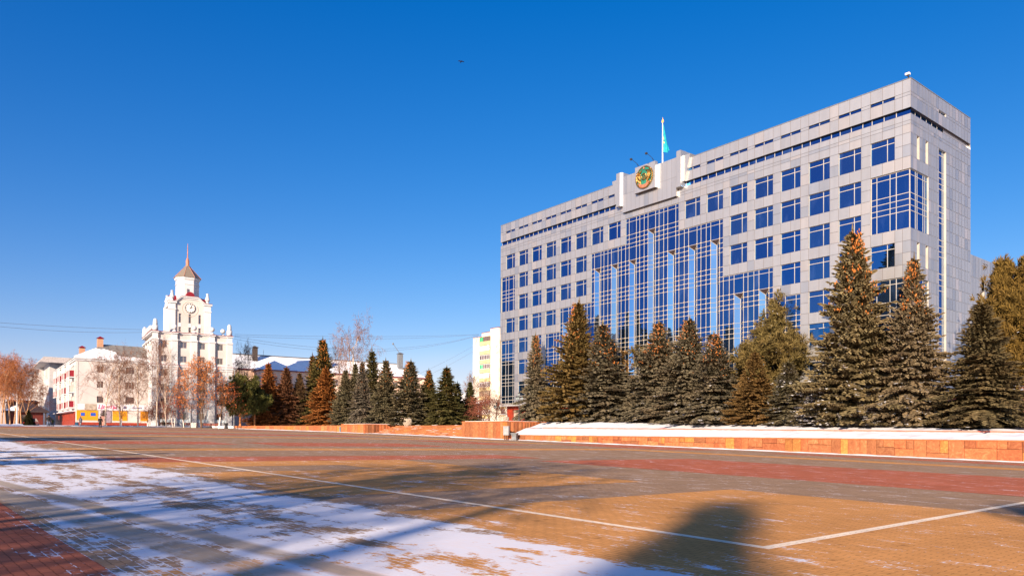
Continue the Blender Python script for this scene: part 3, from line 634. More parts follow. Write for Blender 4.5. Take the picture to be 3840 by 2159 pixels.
for i, o in enumerate(CG):
    a,b,c,d = o
    vs = ([a+.04]+[a+x for x in (1.2,1.95,3.2)]+[b-.04]) if i < 2 else ([a+.04,a+.6,a+1.93,a+2.55]+[b-.06])
    glazing('corner_window', fmap, o, vs, [c+.04]+[z for z in hl if c+.1 < z < d-.1]+[d-.04], .16)
for o in scg: glazing('corner_window', smap, o, [.18,1.35,1.75,3.1,3.55,4.07], [o[2]+.04]+[z for z in hl if o[2]+.1 < z < o[3]-.1]+[o[3]-.04], .16)
glazing('tall_window', smap, slong[0], [7.95,8.35], [z for z in hl if 5.5 < z < bz(7)+WH-.1]+[bz(r_)+1.15 for r_ in range(1,1)], .22, .08)
# --- stepped curtain wall with folded bays
D0 = .12; offs = [0,1.33,1.95,2.75]; NX = 32.99
gm = MB(); bm_ = MB(); ndm = MB(); hoods = []
hook = {0: bz(7)-.06, -1: bz(6)-.06, -2: bz(6)-.06, -3: bz(6)-.06, 1: bz(6)-.06, 2: bz(6)-.06, 3: bz(6)-.06, 4: bz(4)-.06, 5: bz(4)-.06, -4: bz(4)-.06, -5: bz(4)-.06}
xs = []
for j in range(-7, 8):
    for o in offs: xs.append((NX+3.435*j+o, j, o))
lo, hi = CWo[3][0], CWo[3][1]
edges = [a for a,_ in steps_]+[steps_[-1][1]]
cuts = merge([x for x,_,_ in xs if lo+.2 < x < hi-.2]+edges, .12)
for i in range(len(cuts)-1):
    a,b = cuts[i],cuts[i+1]; cx = (a+b)/2; t = ctop(cx)
    j = math.floor((cx-NX)/3.435+1e-6); o = cx-NX-3.435*j
    if o < 1.33 and j in hook and abs((b-a)-1.33) < .25:
        zt_ = min(hook[j], t); md = cx; dp = D0+.41
        gm.face([(a,D0,zt_),(b,D0,zt_),(b,D0,t),(a,D0,t)])
        gm.face([(a,D0,5.18),(md,dp,5.18),(md,dp,zt_-.6),(a,D0,zt_)], 1); gm.face([(md,dp,5.18),(b,D0,5.18),(b,D0,zt_),(md,dp,zt_-.6)], 1)
        sf = MB(); sf.face([(a,D0,zt_-.02),(b,D0,zt_-.02),(md,dp,zt_-.62)]); hoods.append(sf)
        bm_.tube([(a,D0,zt_),(md,dp-.03,zt_-.62)], .032, 4); bm_.tube([(b,D0,zt_),(md,dp-.03,zt_-.62)], .022, 4)
        bm_.box(md-.035,dp-.07,5.18,md+.035,dp-.01,zt_-.62)
        for z in hl:
            if 5.3 < z < zt_-.65:
                bm_.tube([(a,D0-.03,z),(md,dp-.05,z)], .024, 4, cap=False); bm_.tube([(md,dp-.05,z),(b,D0-.03,z)], .022, 4, cap=False)
                bm_.tube([(md,dp-.06,z-.05),(b-.05,D0-.02,z-.3)], .018, 3, cap=False)
        flatlo = zt_
    else:
        gm.face([(a,D0,5.18),(b,D0,5.18),(b,D0,t),(a,D0,t)]); flatlo = 5.18
    for z in hl+[t-.04]:
        if flatlo+.02 < z < t or abs(z-bz(7)+.0) < .01 and flatlo < z < t: bm_.box(a, D0-.03, z-.024, b, D0-.004, z+.024)
for x in cuts:
    t = max(ctop(x-.2) if x > lo+.1 else 0, ctop(x+.2) if x < hi-.1 else 0)
    bm_.box(x-.026, D0-.035, 5.2, x+.026, D0-.003, t-.02)
    jj = math.floor((x-NX+.05)/3.435)
    for z in hl:
        if 5.3 < z < t-1.5 and abs(z-(bz(1)+WH-.55))>-1: ndm.box(x-.05, D0-.09, z-.05, x+.05, D0-.036, z+.05)
cwall = gm.build('curtain_glass', [GLASS, BAYGL], GB_); bm_.build('mullions', CREAM, cwall); ndm.build('bracket_nodes', mat('brass_node', (.72,.52,.28), .5, .1), cwall)
for h_ in hoods: h_.build('bay_hood', DARK, cwall)
# --- roof crest
mb = MB(); cx0, cx1 = 28.75, 38.25
def crest_panel(x0, x1, z0, z1, y, seed, nu, nz):
    u = [x0+(x1-x0)*i/nu for i in range(nu+1)]; z = [z0+(z1-z0)*i/nz for i in range(nz+1)]
    cells(mb, u, z, [], fmap, g=.010, dpt=y, seed=seed, var=.03)
mb.box(cx0,-.36,31.36,cx1,2.2,36.42, 0, None, (.98,.97,.97)); crest_panel(cx0, cx1, 31.36, 36.42, -.41, 2, 12, 2)
mb.face([(cx0,-.4,31.35),(cx1,-.4,31.35),(cx1,.0,31.35),(cx0,.0,31.35)], 2)
# narrow outer fins with a folded edge, then tapering ones
def fin(mirror):
    X = (lambda x: x) if not mirror else (lambda x: cx0+cx1-x)
    A_ = [(cx1-.05,-.38),(cx1+.25,-.72),(cx1+.95,-.72),(cx1+.95,1.6),(cx1-.05,1.6)]
    P = [(X(x),y) for x,y in A_]
    if mirror: P = P[::-1]
    mb.prism(P, 32.35, 37.05, 0)
    top = [(cx1+.95,-.34),(cx1+2.15,-.34),(cx1+2.15,1.5),(cx1+.95,1.5)]; bot = [(cx1+.95,-.34),(cx1+1.25,-.34),(cx1+1.25,1.5),(cx1+.95,1.5)]
    T = [(X(x),y) for x,y in top]; B = [(X(x),y) for x,y in bot]
    if mirror: T, B = T[::-1], B[::-1]
    mb.prism(B, 33.04, 36.35, 0, top=T)
fin(True); fin(False)
mb.build('roof_crest', [PANEL, JOINT, DARK], GB_)
mb = MB()  # sun glint on the left folded edge, put into a brighter metal
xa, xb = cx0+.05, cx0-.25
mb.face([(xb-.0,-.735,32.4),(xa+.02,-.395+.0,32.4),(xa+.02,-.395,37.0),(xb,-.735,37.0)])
mb.build('glint_edge', FACET, GB_)
mb = MB(); mb.box(31.55,-.95,33.25,35.1,-.42,36.78, 0, None, 1.04); mb.box(31.5,-.93,33.2,35.15,-.43,33.25, 1); mb.build('emblem_plinth', [PANEL, DARK], GB_)
# annex behind, same plane as the short end
ax = WX-.06; mb = MB(); am = lambda u,z,d: (ax-d, u, z)
cells(mb, [SW_+.0]+[SW_+.85*i for i in range(1,53)], [5.2+2.6*i for i in range(6)]+[20.7], [(SW_+3.2,SW_+4.2,15.9,17.0)], am, g=.02, seed=30, jm=4, var=.03, base=.95)
reveal(mb, (SW_+3.2,SW_+4.2,15.9,17.0), am, 0, .8, 2); mb.box(ax-20,SW_+.0,5.2,ax-.9,SW_+44.2,20.6, 6); mb.box(ax-20,SW_+.02,-1,ax-.3,SW_+44,5.19, 3)
mb.build('rear_wing', [PANEL, JOINT, CREAM, DARK, JOINTL, CREAM, CORE], GB_)
# ---------------- things standing on the roof
Mb = GB_.matrix_basis if False else Matrix.Translation((Lc.x,Lc.y,0)) @ Matrix.Rotation(-YAW, 4, 'Z')
def onb(x, y, z): return Mb @ Vector((x,y,z))
GOLD = mat('gilded_metal', (.42,.23,.06), .28, .35, 6, metal=.85, spec=.6); TURQ = mat('turquoise_enamel', (.025,.17,.12), .35, .15, 3)
em = empty('state_emblem', onb(33.32,-.96,35.05), -YAW, 'round gilded emblem with winged horses on a turquoise ground, mounted on the roof crest', 'emblem')
def disc(mb, r, y0, y1, n=28, m=0, sx=1, sz=1, cx=0, cz=0):
    b = len(mb.v)
    for y in (y0,y1):
        for i in range(n): t = 2*pi*i/n; mb.v.append((cx+r*cos(t)*sx, y, cz+r*sin(t)*sz))
    mb.f.append(tuple(range(b,b+n))); mb.f.append(tuple(b+n+i for i in reversed(range(n))))
    for i in range(n): j = (i+1)%n; mb.f.append((b+i,b+n+i,b+n+j,b+j))
    mb.m += [m]*(n+2); mb.c += [None]*(n+2)
mb = MB(); disc(mb, 1.42, -.10, 0); mb.build('turquoise_ground', TURQ, em)
mb = MB(); P = [(1.42*cos(2*pi*i/28), -.14, 1.42*sin(2*pi*i/28)) for i in range(29)]; mb.tube(P, .075, 6)
for i in range(26):
    t = -pi/2+ (i-12.5)/13*2.2; 
    mb.ball((1.5*cos(t),-.16,1.5*sin(t)), .085, n=6, rings=4)
mb.build('rim', GOLD, em)
for sgn in (-1,1):
    mb = MB()
    for k in range(5):                                         # wing feathers sweeping up
        a = [(sgn*(.50+.10*k+.18*sin(t*2.6)), -.22-.02*k, -.95+.35*k*.3+t*(1.95-.16*k)) for t in (0,.2,.4,.6,.8,1)]
        a[-1] = (sgn*(.28+.14*k), -.26, a[-1][2]-.04); mb.tube(a, [.05,.1,.11,.10,.08,.03], 5)
    for k in range(6): mb.tube([(sgn*1.28,-.2,-.45+.24*k),(sgn*(.92),-.25,-.35+.24*k)], [.03,.07], 5)
    mb.tube([(sgn*.5,-.2,-.5),(sgn*.75,-.34,-.25),(sgn*.95,-.36,.1),(sgn*1.08,-.34,-.1)], [.1,.14,.1,.05], 6)   # horse neck and head
    mb.tube([(sgn*.95,-.34,.08),(sgn*.97,-.34,.42)], [.05,.015], 5)
    mb.build('winged_horse', GOLD, em)
mb = MB(); P = [(.40*cos(2*pi*i/20), -.2, .05+.40*sin(2*pi*i/20)) for i in range(21)]; mb.tube(P, .07, 6)
for t in (0, pi/3, 2*pi/3): mb.tube([(.36*cos(t),-.18,.05+.36*sin(t)),(-.36*cos(t),-.18,.05-.36*sin(t))], .03, 4)
mb.build('central_ring', GOLD, em)
mb = MB()
for k in range(3): mb.tube([((-.95+.1*k)+1.9*(1-.1*k)*t, -.2, -.78-.16*k-.32*sin(pi*t)) for t in (0,.2,.4,.6,.8,1)], .08, 5)
mb.tube([(0,-.2,1.05),(0,-.22,1.38)], [.12,.02], 5); mb.tube([(-.15,-.2,1.2),(.15,-.2,1.2)], .04, 5); mb.build('ribbon_and_star', COPPER, em)
# flag
fp = onb(33.9,2.0,36.3); fl = empty('flagpole', fp, -YAW, 'white flagpole with a limp turquoise flag rising behind the emblem', 'flagpole')
mb = MB(); mb.tube([(0,0,-.6),(0,0,2.4),(-.02,0,6.7)], [.10,.09,.05], 8); mb.build('pole', WHITEF, fl)
mb = MB(); disc(mb, .22, -.03, .03, 14, cz=6.95, sx=.75, sz=1.2); mb.lathe([(.06,0),(.03,.5),(.005,.6)], (0,0,6.9), 6); mb.build('finial', mat('gold_paint', (.75,.42,.12), .4), fl)
mb = MB(); nu, nz_ = 10, 16
for i in range(nu+1):
    for j in range(nz_+1):
        u, v = i/nu, j/nz_; wd = .12+1.05*v**1.15; z = 6.5-4.0*v-.1*u*(1-v)
        mb.v.append((.05+wd*u*.95+.12*v*u, .16*sin(u*9+v*3)*(.3+v), z+.05*sin(u*7)))
for i in range(nu):
    for j in range(nz_): a = i*(nz_+1)+j; mb.f.append((a,a+1,a+nz_+2,a+nz_+1)); mb.m.append(1 if (2 <= i <= 3 and 7 <= j <= 10 and (i+j)%3 != 0) else 0); mb.c.append(None)
mb.build('flag', [mat('flag_turquoise', (.0,.27,.34), .7, .1), mat('flag_yellow', (.75,.62,.02), .7)], fl, True)
# spotlights above the crest
for x, lb in ((34.9,'left of the two black floodlight arms reaching out above the roof emblem'), (32.2,'right of the two black floodlight arms reaching out above the roof emblem, beside the flagpole')):
    e = empty('floodlight', onb(x,-.5,36.42 if x > 33 else 36.78-.36), -YAW, lb, 'floodlight'); mb = MB()
    mb.tube([(0,.3,0),(0,-.9,.75),(0,-1.9,1.05)], .03, 5); mb.tube([(0,-.9,.75),(-.3,.2,0)], .02, 4); mb.build('arm', BLACKM, e)
    mb = MB(); mb.box(-.13,-2.1,.9,.13,-1.85,1.12); mb.build('lamp_head', BLACKM, e)
e = empty('rooftop_lamp', onb(WX-.25,.2,36.0), -YAW, 'small white lamp on a black bracket at the top corner of the grey office block', 'lamp')
mb = MB(); mb.tube([(0,0,0),(0,-.25,.25),(0,-.3,.35)], .07, 6); mb.build('bracket', BLACKM, e); mb = MB(); mb.box(-.2,-.45,.28,.2,-.12,.48); mb.build('lamp_head', WHITEF, e)
# ================================================================== white clock tower building
def window_part(parent, x, z, w_, h_, mp, dep=.18, split=1, fm_=None, gm=None, hs_=(), name='window'):
    o = (x, x+w_, z, z+h_); vs = [x+w_*(i+1)/(split+1) for i in range(split)]
    return glazing(name, mp, o, vs+[x+.03, x+w_-.03], [z+.03, z+h_-.03]+list(hs_), dep, .06, fm_ or CREAM, gm or WGLASS, parent)
def wallgrid(mb, u0, u1, z0, z1, op, mp, d=0, m=0, rd=.2, rm=0):
    us = merge([u0,u1]+[x for o in op for x in o[:2]], .001); zs = merge([z0,z1]+[z for o in op for z in o[2:]], .001)
    for i in range(len(us)-1):
        for j in range(len(zs)-1):
            cu,cz = (us[i]+us[i+1])/2,(zs[j]+zs[j+1])/2
            if any(a < cu < b and c < cz < e for a,b,c,e in op): continue
            mb.face([mp(us[i],zs[j],d),mp(us[i+1],zs[j],d),mp(us[i+1],zs[j+1],d),mp(us[i],zs[j+1],d)], m)
    for o in op: reveal(mb, o, mp, d, d+rd, rm)
TW, TD, TB = 15.9, 16.0, 1.5
tw = empty('clock_tower_building', (-74.6,152,TB), radians(33), 'white building with pilasters, a square clock tower and a grey pointed roof with spire', 'clock tower building')
fmT = lambda u,z,d: (u,d,z)
lmT = lambda u,z,d: (d,u,z)
bays = [2.25,6.1,9.75,13.4]; rows_ = [1.5,4.55,7.55,10.55,13.55,16.55]
wT = [(b-.62,b+.62,z,z+1.3) for b in bays for z in rows_]; mb = MB()
wallgrid(mb, .02, TW-.02, 0, 19.6, wT, fmT, .5, 0)
lw = [(b-.6,b+.6,z,z+1.3) for b in (2.6,6.2,9.8,13.4) for z in rows_]
wallgrid(mb, .5, TD, 0, 19.6, lw, lmT, .5, 0)
mb.box(.9,.9,0,TW-.02,TD,19.5, 0)
mb.face([(TW-.01,.5,0),(TW-.01,TD,0),(TW-.01,TD,19.6),(TW-.01,.5,19.6)]); mb.build('wall', PINKW, tw)
pil = [(0,1.15),(3.62,4.85),(7.45,8.7),(11.1,12.3),(14.75,TW)]
mb = MB()
for a,b in pil:
    for z0,z1,k_ in ((.7,12.0,0),(13.3,18.0,0),(18.35,19.5,.08)): mb = MB(); mb.box(a+k_,k_*.7,z0,b-k_,.495,z1); mb.build('pilaster', WHITEW, tw)
for a,b in [(.5,1.15),(4.3,5.2),(8.0,8.9),(11.6,12.5),(15.0,TD)]:
    for z0,z1 in ((.7,12.0),(13.3,18.0)): mb = MB(); mb.box(.0,a+.01,z0,.495,b,z1); mb.build('pilaster', WHITEW, tw)
mb = MB()
def cornice(mb, z0, z1, proj, m=0):
    # follows wall and breaks forward round each pilaster
    for a,b in pil: mb.box(a-proj*.4 if a > 0 else -proj,-proj,z0,b+proj*.4,.48,z1, m)
    prev = pil[0][1]
    for (a,b),(c,d) in zip(pil, pil[1:]): mb.box(b+proj*.4+.002,.5-proj,z0+.004,c-proj*.4-.002,.52,z1-.004, m)
    mb.box(-proj,.49,z0,.52,TD,z1, m)
cornice(mb, 12.0, 12.4, .15); cornice(mb, 12.4, 12.85, .34); cornice(mb, 12.95, 13.3, .12); mb.build('cornice', WHITEW, tw)
for nm_, a_, b_, c_, m_ in (('cornice',18.0,18.35,.16,WHITEW),('cornice',19.5,19.75,.22,WHITEW),('plinth',.0,.7,.06,WHITEW),('red_flashing',12.852,12.93,.38,REDM),('red_flashing',19.752,19.85,.30,REDM)):
    mb = MB(); cornice(mb, a_, b_, c_); mb.build(nm_, m_, tw)
mb = MB()
for b in bays:
    mb.box(b-1.1,.42,.8,b+1.1,.498,1.45)
for (a,b),(c,d) in zip(pil, pil[1:]): mb.box(b+.01,.44,.75,b+.22,.49,11.9); mb.box(c-.22,.44,.75,c-.01,.49,11.9)
mb.build('pale_blue_trim', PALEB, tw)
for o in wT: window_part(tw, o[0], o[2], 1.24, 1.3, lambda u,z,d: (u,d+.5,z), .18, 1)
mb = MB()
for (x,y) in ((.57,.25),(15.3,.25),(.3,TD-.6)):
    mb = MB(); mb.box(x-.5,y-.2,19.85,x+.5,y+.8,21.0); mb.lathe([(.42,0),(.46,.3),(.40,1.0),(.28,1.3),(.05,1.42)], (x,y+.3,21.0), 12); mb.build('finial', WHITEW, tw, True)
for (x,y) in ((4.25,.3),(8.1,.3),(11.7,.3),(14.2,1.8),(.3,4.8),(.3,8.4),(.3,12)):
    mb = MB(); mb.lathe([(.5,0),(.45,.25),(.2,.35),(.2,.5)], (x,y,19.85), 10); mb.ball((x,y,20.95), .52, n=14, rings=9); mb.build('stone_ball', WHITEW, tw, True)
# clock block
x0,x1,y0,y1 = 3.6,12.0,3.5,11.9; mb = MB()
nw = [(c-.27,c+.27,z0,z1) for c in (5.8,7.8,9.8) for z0,z1 in ((20.4,21.5),(22.4,24.4))]
def arch(u):  # curved pediment outline
    t = abs(u-(x0+x1)/2)
    return 27.95 if t < 1.35 else (27.95-1.15*(1-cos(pi*(t-1.35)/1.9))/2 if t < 3.25 else 26.75)
us = [x0+.9+(x1-x0-1.8)*i/40 for i in range(41)]
wallgrid(mb, x0+.9, x1-.9, 19.6, 24.6, nw, fmT, y0+.35, 0)
for a,b in zip(us, us[1:]): mb.face([(a,y0+.35,24.6),(b,y0+.35,24.6),(b,y0+.35,arch(b)),(a,y0+.35,arch(a))])
mb.box(x0+.5,y0+.75,19.5,x1-.5,y1-.3,26.5); mb.build('clock_wall', PINKW, tw)
mb = MB()
for a,b in ((x0,x0+1.25),(x1-1.25,x1)):
    mb.box(a,y0,19.6,b,y0+1.25,26.5)
    mb.box(a-.0,y1-1.25,19.6,b,y1,26.5); mb.box(a-.12,y0-.12,25.1,b+.12,y0+1.3,25.35); mb.box(a-.25,y0-.25,26.5,b+.25,y0+1.4,26.85)
for a,b in zip(us, us[1:]):
    for dz,pr,th in ((-.35,.12,.33),(0,.35,.25)): mb.face([(a,y0+.3-pr,arch(a)+dz),(b,y0+.3-pr,arch(b)+dz),(b,y0+.3-pr,arch(b)+dz+th),(a,y0+.3-pr,arch(a)+dz+th)]); mb.face([(a,y0+.3-pr,arch(a)+dz),(b,y0+.3-pr,arch(b)+dz),(b,y0+.9,arch(b)+dz),(a,y0+.9,arch(a)+dz)]); mb.face([(a,y0+.3-pr,arch(a)+dz+th),(b,y0+.3-pr,arch(b)+dz+th),(b,y0+.9,arch(b)+dz+th),(a,y0+.9,arch(a)+dz+th)])
for y in (y0+2.6,y0+5.8): mb.box(x0+.15,y-.25,19.6,x0+.5,y+.25,26.0)
ya = [y0+1.2+(y1-y0-2.4)*i/24 for i in range(25)]; ar2 = lambda y: arch((x0+x1)/2+(y-(y0+y1)/2))
for a,b in zip(ya, ya[1:]): mb.box(x0+.1,a,26.2,x0+.6,b-.001,(ar2(a)+ar2(b))/2+.25)
for c in (5.8,7.8,9.8): mb.box(c-.3,y0+.32,21.55,c+.3,y0+.346,22.35)
for x,y in ((x0+.62,y0+.62),(x1-.62,y0+.62),(x0+.62,y1-.62),(x1-.62,y1-.62)): mb.lathe([(.55,0),(.35,.3),(.28,.6),(.52,.95),(.42,1.3),(.22,2.0),(.30,2.35),(.1,2.45)], (x,y,26.85), 12)
mb.build('clock_trim', WHITEW, tw)
mb = MB()
for a,b in zip(us, us[1:]): mb.face([(a,y0-.1,arch(a)+.26),(b,y0-.1,arch(b)+.26),(b,y0-.1,arch(b)+.34),(a,y0-.1,arch(a)+.34)]); mb.face([(a,y0-.1,arch(a)+.34),(b,y0-.1,arch(b)+.34),(b,y0+1.2,arch(b)+.34),(a,y0+1.2,arch(a)+.34)])
for a,b in ((x0,x0+1.25),(x1-1.25,x1)): mb.box(a-.3,y0-.3,26.86,b+.3,y0+1.4,26.93)
cx_ = (x0+x1)/2
mb.box(x0+.8,y0+1.3,26.5,x1-.8,y1-1.3,26.95)
def dormer(mb, x, y, z, wd, dp, h, ax):
    n = 10; pr = [(wd*cos(pi*i/n), h-wd+wd*sin(pi*i/n)) for i in range(n+1)]; pr = [(wd,0)]+pr+[(-wd,0)]
    b = len(mb.v)
    for s_ in (0,dp):
        for u,zz in pr: mb.v.append((x+u,y+s_,z+zz) if ax else (x+s_,y+u,z+zz))
    k = len(pr); mb.f.append(tuple(range(b,b+k))); mb.f.append(tuple(b+k+i for i in reversed(range(k)))); mb.m += [0,0]; mb.c += [None]*2
    for i in range(k): j = (i+1)%k; mb.f.append((b+i,b+k+i,b+k+j,b+j)); mb.m.append(0); mb.c.append(None)
dormer(mb, cx_+.1, y0+.8, 28.0, .85, 1.2, 1.35, True); dormer(mb, x0+.5, y0+4.2, 27.0, .85, 1.5, 1.8, False); dormer(mb, x1-1.9, y0+4.2, 27.0, .85, 1.5, 1.6, False)
mb.build('red_dormers', REDM, tw)
for o in nw: window_part(tw, o[0], o[2], .54, o[3]-o[2], lambda u,z,d: (u,d+y0+.35,z), .2, 0, hs_=(o[3]-.55,))
ck = empty('clock', (cx_,y0+.3,25.7)); ck.parent = tw
mb = MB(); disc(mb, .98, -.10, 0, 32); mb.build('dial', mat('clock_dial', (.72,.66,.62), .6), ck)
mb = MB(); mb.tube([(1.0*cos(2*pi*i/32),-.1,1.0*sin(2*pi*i/32)) for i in range(33)], .05, 6); mb.build('rim', BLACKM, ck)
mb = MB()
for i in range(12):
    t = 2*pi*i/12; r0_, r1_ = (.78,.98) if i % 3 else (.72,1.0); mb.tube([(r0_*cos(t),-.12,r0_*sin(t)),(r1_*cos(t),-.12,r1_*sin(t))], .04 if i%3 else .065, 4)
mb.build('numerals', BLACKM, ck)
mb = MB(); mb.tube([(-.12,-.15,-.07),(.5*sin(radians(58)),-.15,.5*cos(radians(58)))], .055, 4); mb.tube([(-.06,-.17,-.15),(.85*sin(radians(24)),-.17,.85*cos(radians(24)))], .035, 4); mb.build('hands', BLACKM, ck)
mb = MB(); mb.tube([(cx_+1.6*cos(2*pi*i/24+.2),y0+.33,25.5+1.6*sin(2*pi*i/24+.2)) for i in range(4,26)], .05, 4); mb.build('stucco_wreath', mat('stained_stucco', (.66,.50,.40), .9), tw)
# drum, roof and spire
def octo(r_, rot=pi/8): return [(7.8+r_*cos(2*pi*i/8+rot), 7.6+r_*sin(2*pi*i/8+rot)) for i in range(8)]
mb = MB(); mb.prism(octo(2.45), 26.9, 32.2); mb.prism(octo(2.58), 31.1, 31.25); mb.prism(octo(2.62), 32.2, 32.7, top=octo(2.8)); mb.build('drum', WHITEW, tw)
mb = MB(); mb.box(7.35,5.20,28.6,7.75,5.36,30.1); o = mb.build('drum_window', WGLASS, tw)
mb = MB(); mb.prism(octo(2.95), 32.7, 35.4, top=octo(.55)); mb.prism(octo(.6), 35.4, 35.55); mb.build('pointed_roof', mat('seamed_roof_brown', (.20,.165,.13), .5, .2, 3, stretch=(4,4,.3)), tw)
mb = MB()
for i in range(8):
    t = 2*pi*i/8+pi/8; mb.tube([(7.8+2.95*cos(t),7.6+2.95*sin(t),32.72),(7.8+.55*cos(t),7.6+.55*sin(t),35.4)], .05, 4)
mb.tube([(7.8,7.6,35.5),(7.8,7.6,36.9)], .36, 8); mb.tube([(7.8,7.6,36.9),(7.8,7.6,37.2),(7.8,7.6,39.4),(7.8,7.6,40.6)], [.2,.12,.09,.03], 6); mb.ball((7.8,7.6,37.15), .25); mb.build('spire', COPPER, tw)

# ================================================================== white corner building with shops
sb = empty('corner_building', (-89.1,150,1.65), radians(36.8), 'four-storey white corner building with dark red balconies and a yellow shop front', 'apartment building')
BW, BD = 18.6, 39.0; fS = lambda u,z,d: (u,d,z); lS = lambda u,z,d: (d,u,z)
wc = [(3.75,4.95),(9.05,10.75),(14.8,16.5)]; wS = [(a,b,z,z+1.35) for a,b in wc for z in (4.65,7.75,10.9)]
mb = MB(); wallgrid(mb, 0, BW, 3.0, 13.5, wS, fS); 
lop = []
for k in range(7): lop += [(1.9+5.4*k, 3.9+5.4*k, z, z+1.7) for z in (4.4,7.5,10.6)]
wallgrid(mb, 0, BD, 2.9, 13.5, lop, lS); mb.box(.3,.3,0,10,BD,13.4); mb.box(10,.3,0,BW,12,13.4)
mb.face([(BW,0,0),(BW,12,0),(BW,12,13.5),(BW,0,13.5)]); mb.box(-.05,-.05,0,.35,-.002,13.0)
mb.build('wall', PINKW, sb)
mb = MB(); mb.box(-.45,-.45,13.5,BW,.0,13.72); mb.box(-.45,.0,13.5,.0,BD,13.72); mb.box(-.25,-.25,13.2,BW,-.001,13.498); mb.box(-.25,0,13.2,-.001,BD,13.498); mb.build('eaves', WHITEW, sb)
def hip(x0,y0,x1,y1,z,h,ins):
    cxm = (y0+y1)/2; return [[(x0,y0,z),(x1,y0,z),(x1-0*ins,cxm,z+h),(x0+ins,cxm,z+h)],[(x1,y1,z),(x0,y1,z),(x0+ins,cxm,z+h),(x1,cxm,z+h)],[(x0,y1,z),(x0,y0,z),(x0+ins,cxm,z+h)]]
mb = MB()
for f in hip(-.55,-.55,BW,12.5,13.73,3.7,6.2): mb.face(f)
mb.build('roof', ROOFG, sb)
mb = MB()
for i in range(9): x = 6.4+1.5*i; mb.tube([(x,-.4,13.80),(x,5.97,17.46)], .035, 3)
mb.build('roof_seams', GREYM, sb)
mb = MB()  # snow lying on the hip and along the eave, ragged upper edge
def ronf(x, y): return 13.73+3.7*min(1,(y+.55)/6.52)
r = random.Random(9); pts = [(x, max(-.35, min((x+.3)*.93, 3.9-.35*max(0,x-4.2)+r.uniform(-.3,.35)) if x < 7.5 else (1.0-.09*(x-7.5)+r.uniform(-.25,.3)))) for x in [(-.5+19*i/60) for i in range(61)]]
for (xa,ya),(xb,yb) in zip(pts, pts[1:]): mb.face([(xa,-.57,ronf(xa,-.57)+.02),(xb,-.57,ronf(xb,-.57)+.02),(xb,yb,ronf(xb,yb)+.07),(xa,ya,ronf(xa,ya)+.07)]); mb.face([(xa,-.57,ronf(xa,-.57)-.03),(xb,-.57,ronf(xb,-.57)-.03),(xb,-.57,ronf(xb,-.57)+.02),(xa,-.57,ronf(xa,-.57)+.02)])
mb.build('roof_snow', SNOWR, sb)
mb = MB(); mb.face([(-.55,12.5,13.73),(-.55,BD+.5,13.73),(5,BD-4,16.4),(5,12.2,16.4)]); mb.face([(10.5,BD+.5,13.73),(10.5,12.5,13.73),(5,12.2,16.4),(5,BD-4,16.4)]); mb.face([(-.55,BD+.5,13.73),(10.5,BD+.5,13.73),(5,BD-4,16.4)]); mb.build('wing_roof', ROOFG, sb)
for x,y,z in ((4.9,5.2,16.2),(2.6,14.5,14.9)):
    mb = MB(); mb.box(x-.55,y-.45,z-1,x+.55,y+.45,z+2.2, 0); mb.prism([(x-.75,y-.65),(x+.75,y-.65),(x+.75,y+.65),(x-.75,y+.65)], z+2.35, z+2.8, 1, top=[(x-.05,y-.05),(x+.05,y-.05),(x+.05,y+.05),(x-.05,y+.05)]); mb.box(x-.4,y-.3,z+2.2,x+.4,y+.3,z+2.35,1); mb.build('chimney', [CHIM, REDM], sb)
mb = MB(); mb.tube([(0,-.45,14.5),(BW,-.45,14.5)], .02, 3)
for i in range(8): mb.tube([(.2+2.4*i,-.4,13.7),(.2+2.4*i,-.45,14.5)], .02, 3)
mb.build('roof_railing', BROWNF, sb)
for a,b,z,_ in wS: window_part(sb, a, z, b-a, 1.35, fS, .18, 1 if b-a < 1.5 else 2, fm_=CREAM if z > 5 else BROWNF)
for o in lop: window_part(sb, o[0], o[2], 2.0, 1.7, lS, .18, 1)
# balconies on the side
for y0_, in ((1.6,),(11.0,),(20.5,),(29.0,)):
    for k, z in enumerate((3.6,6.75,9.9)):
        if y0_ == 29.0 and k == 0: continue
        bl = empty('balcony', (0,y0_,z)); bl.parent = sb
        mb = MB(); mb.box(-1.15,0,-.18,-.01,4.7,0); mb.build('slab', WHITEW, bl)
        red = not (k == 1 and y0_ in (1.6,20.5)) 
        mb = MB(); mb.box(-1.12,.08,.02,-1.05,4.62,1.3); mb.box(-1.05,.08,.02,-.02,.14,1.3); mb.build('parapet', REDM if red else CREAM, bl)
        mb = MB()
        for yy in (.05,1.6,3.1,4.6): mb.box(-1.17,yy-.05,-.15,-1.06,yy+.05,2.9)
        mb.box(-.2,.0,0,-.1,.09,2.9); mb.box(-1.17,.05,1.3,-1.06,4.6,1.42); mb.box(-1.17,.05,2.75,-1.06,4.6,2.9); mb.build('glazing_frame', WHITEF, bl)
# shop front
mb = MB(); mb.box(.05,-.35,.55,BW,-.052,3.05, 2); mb.build('shop_base_wall', [YEL, REDGR, PINKW], sb)
for a,b in ((.1,3.95),(6.6,9.4),(11.9,17.3)):
    mb = MB(); n_ = max(2, int((b-a)/1.35))
    for i in range(n_): 
        for z0_,z1_ in ((.95,1.95),(1.97,3.0)): mb.box(a+(b-a)*i/n_+.015,-.42,z0_,a+(b-a)*(i+1)/n_-.015,-.352,z1_)
    mb.build('yellow_panel', YEL, sb)
mb = MB(); mb.box(.0,-.4,0,BW,-.05,.54); mb.build('red_plinth', REDGR, sb)
BP = mat('blue_poster', (.02,.08,.42), .4)
mb = MB(); mb.box(.85,-.46,1.85,1.55,-.425,2.5); mb.build('blue_poster', BP, sb); mb = MB(); mb.box(2.6,-.46,1.85,3.5,-.425,2.5); mb.build('blue_poster', BP, sb)
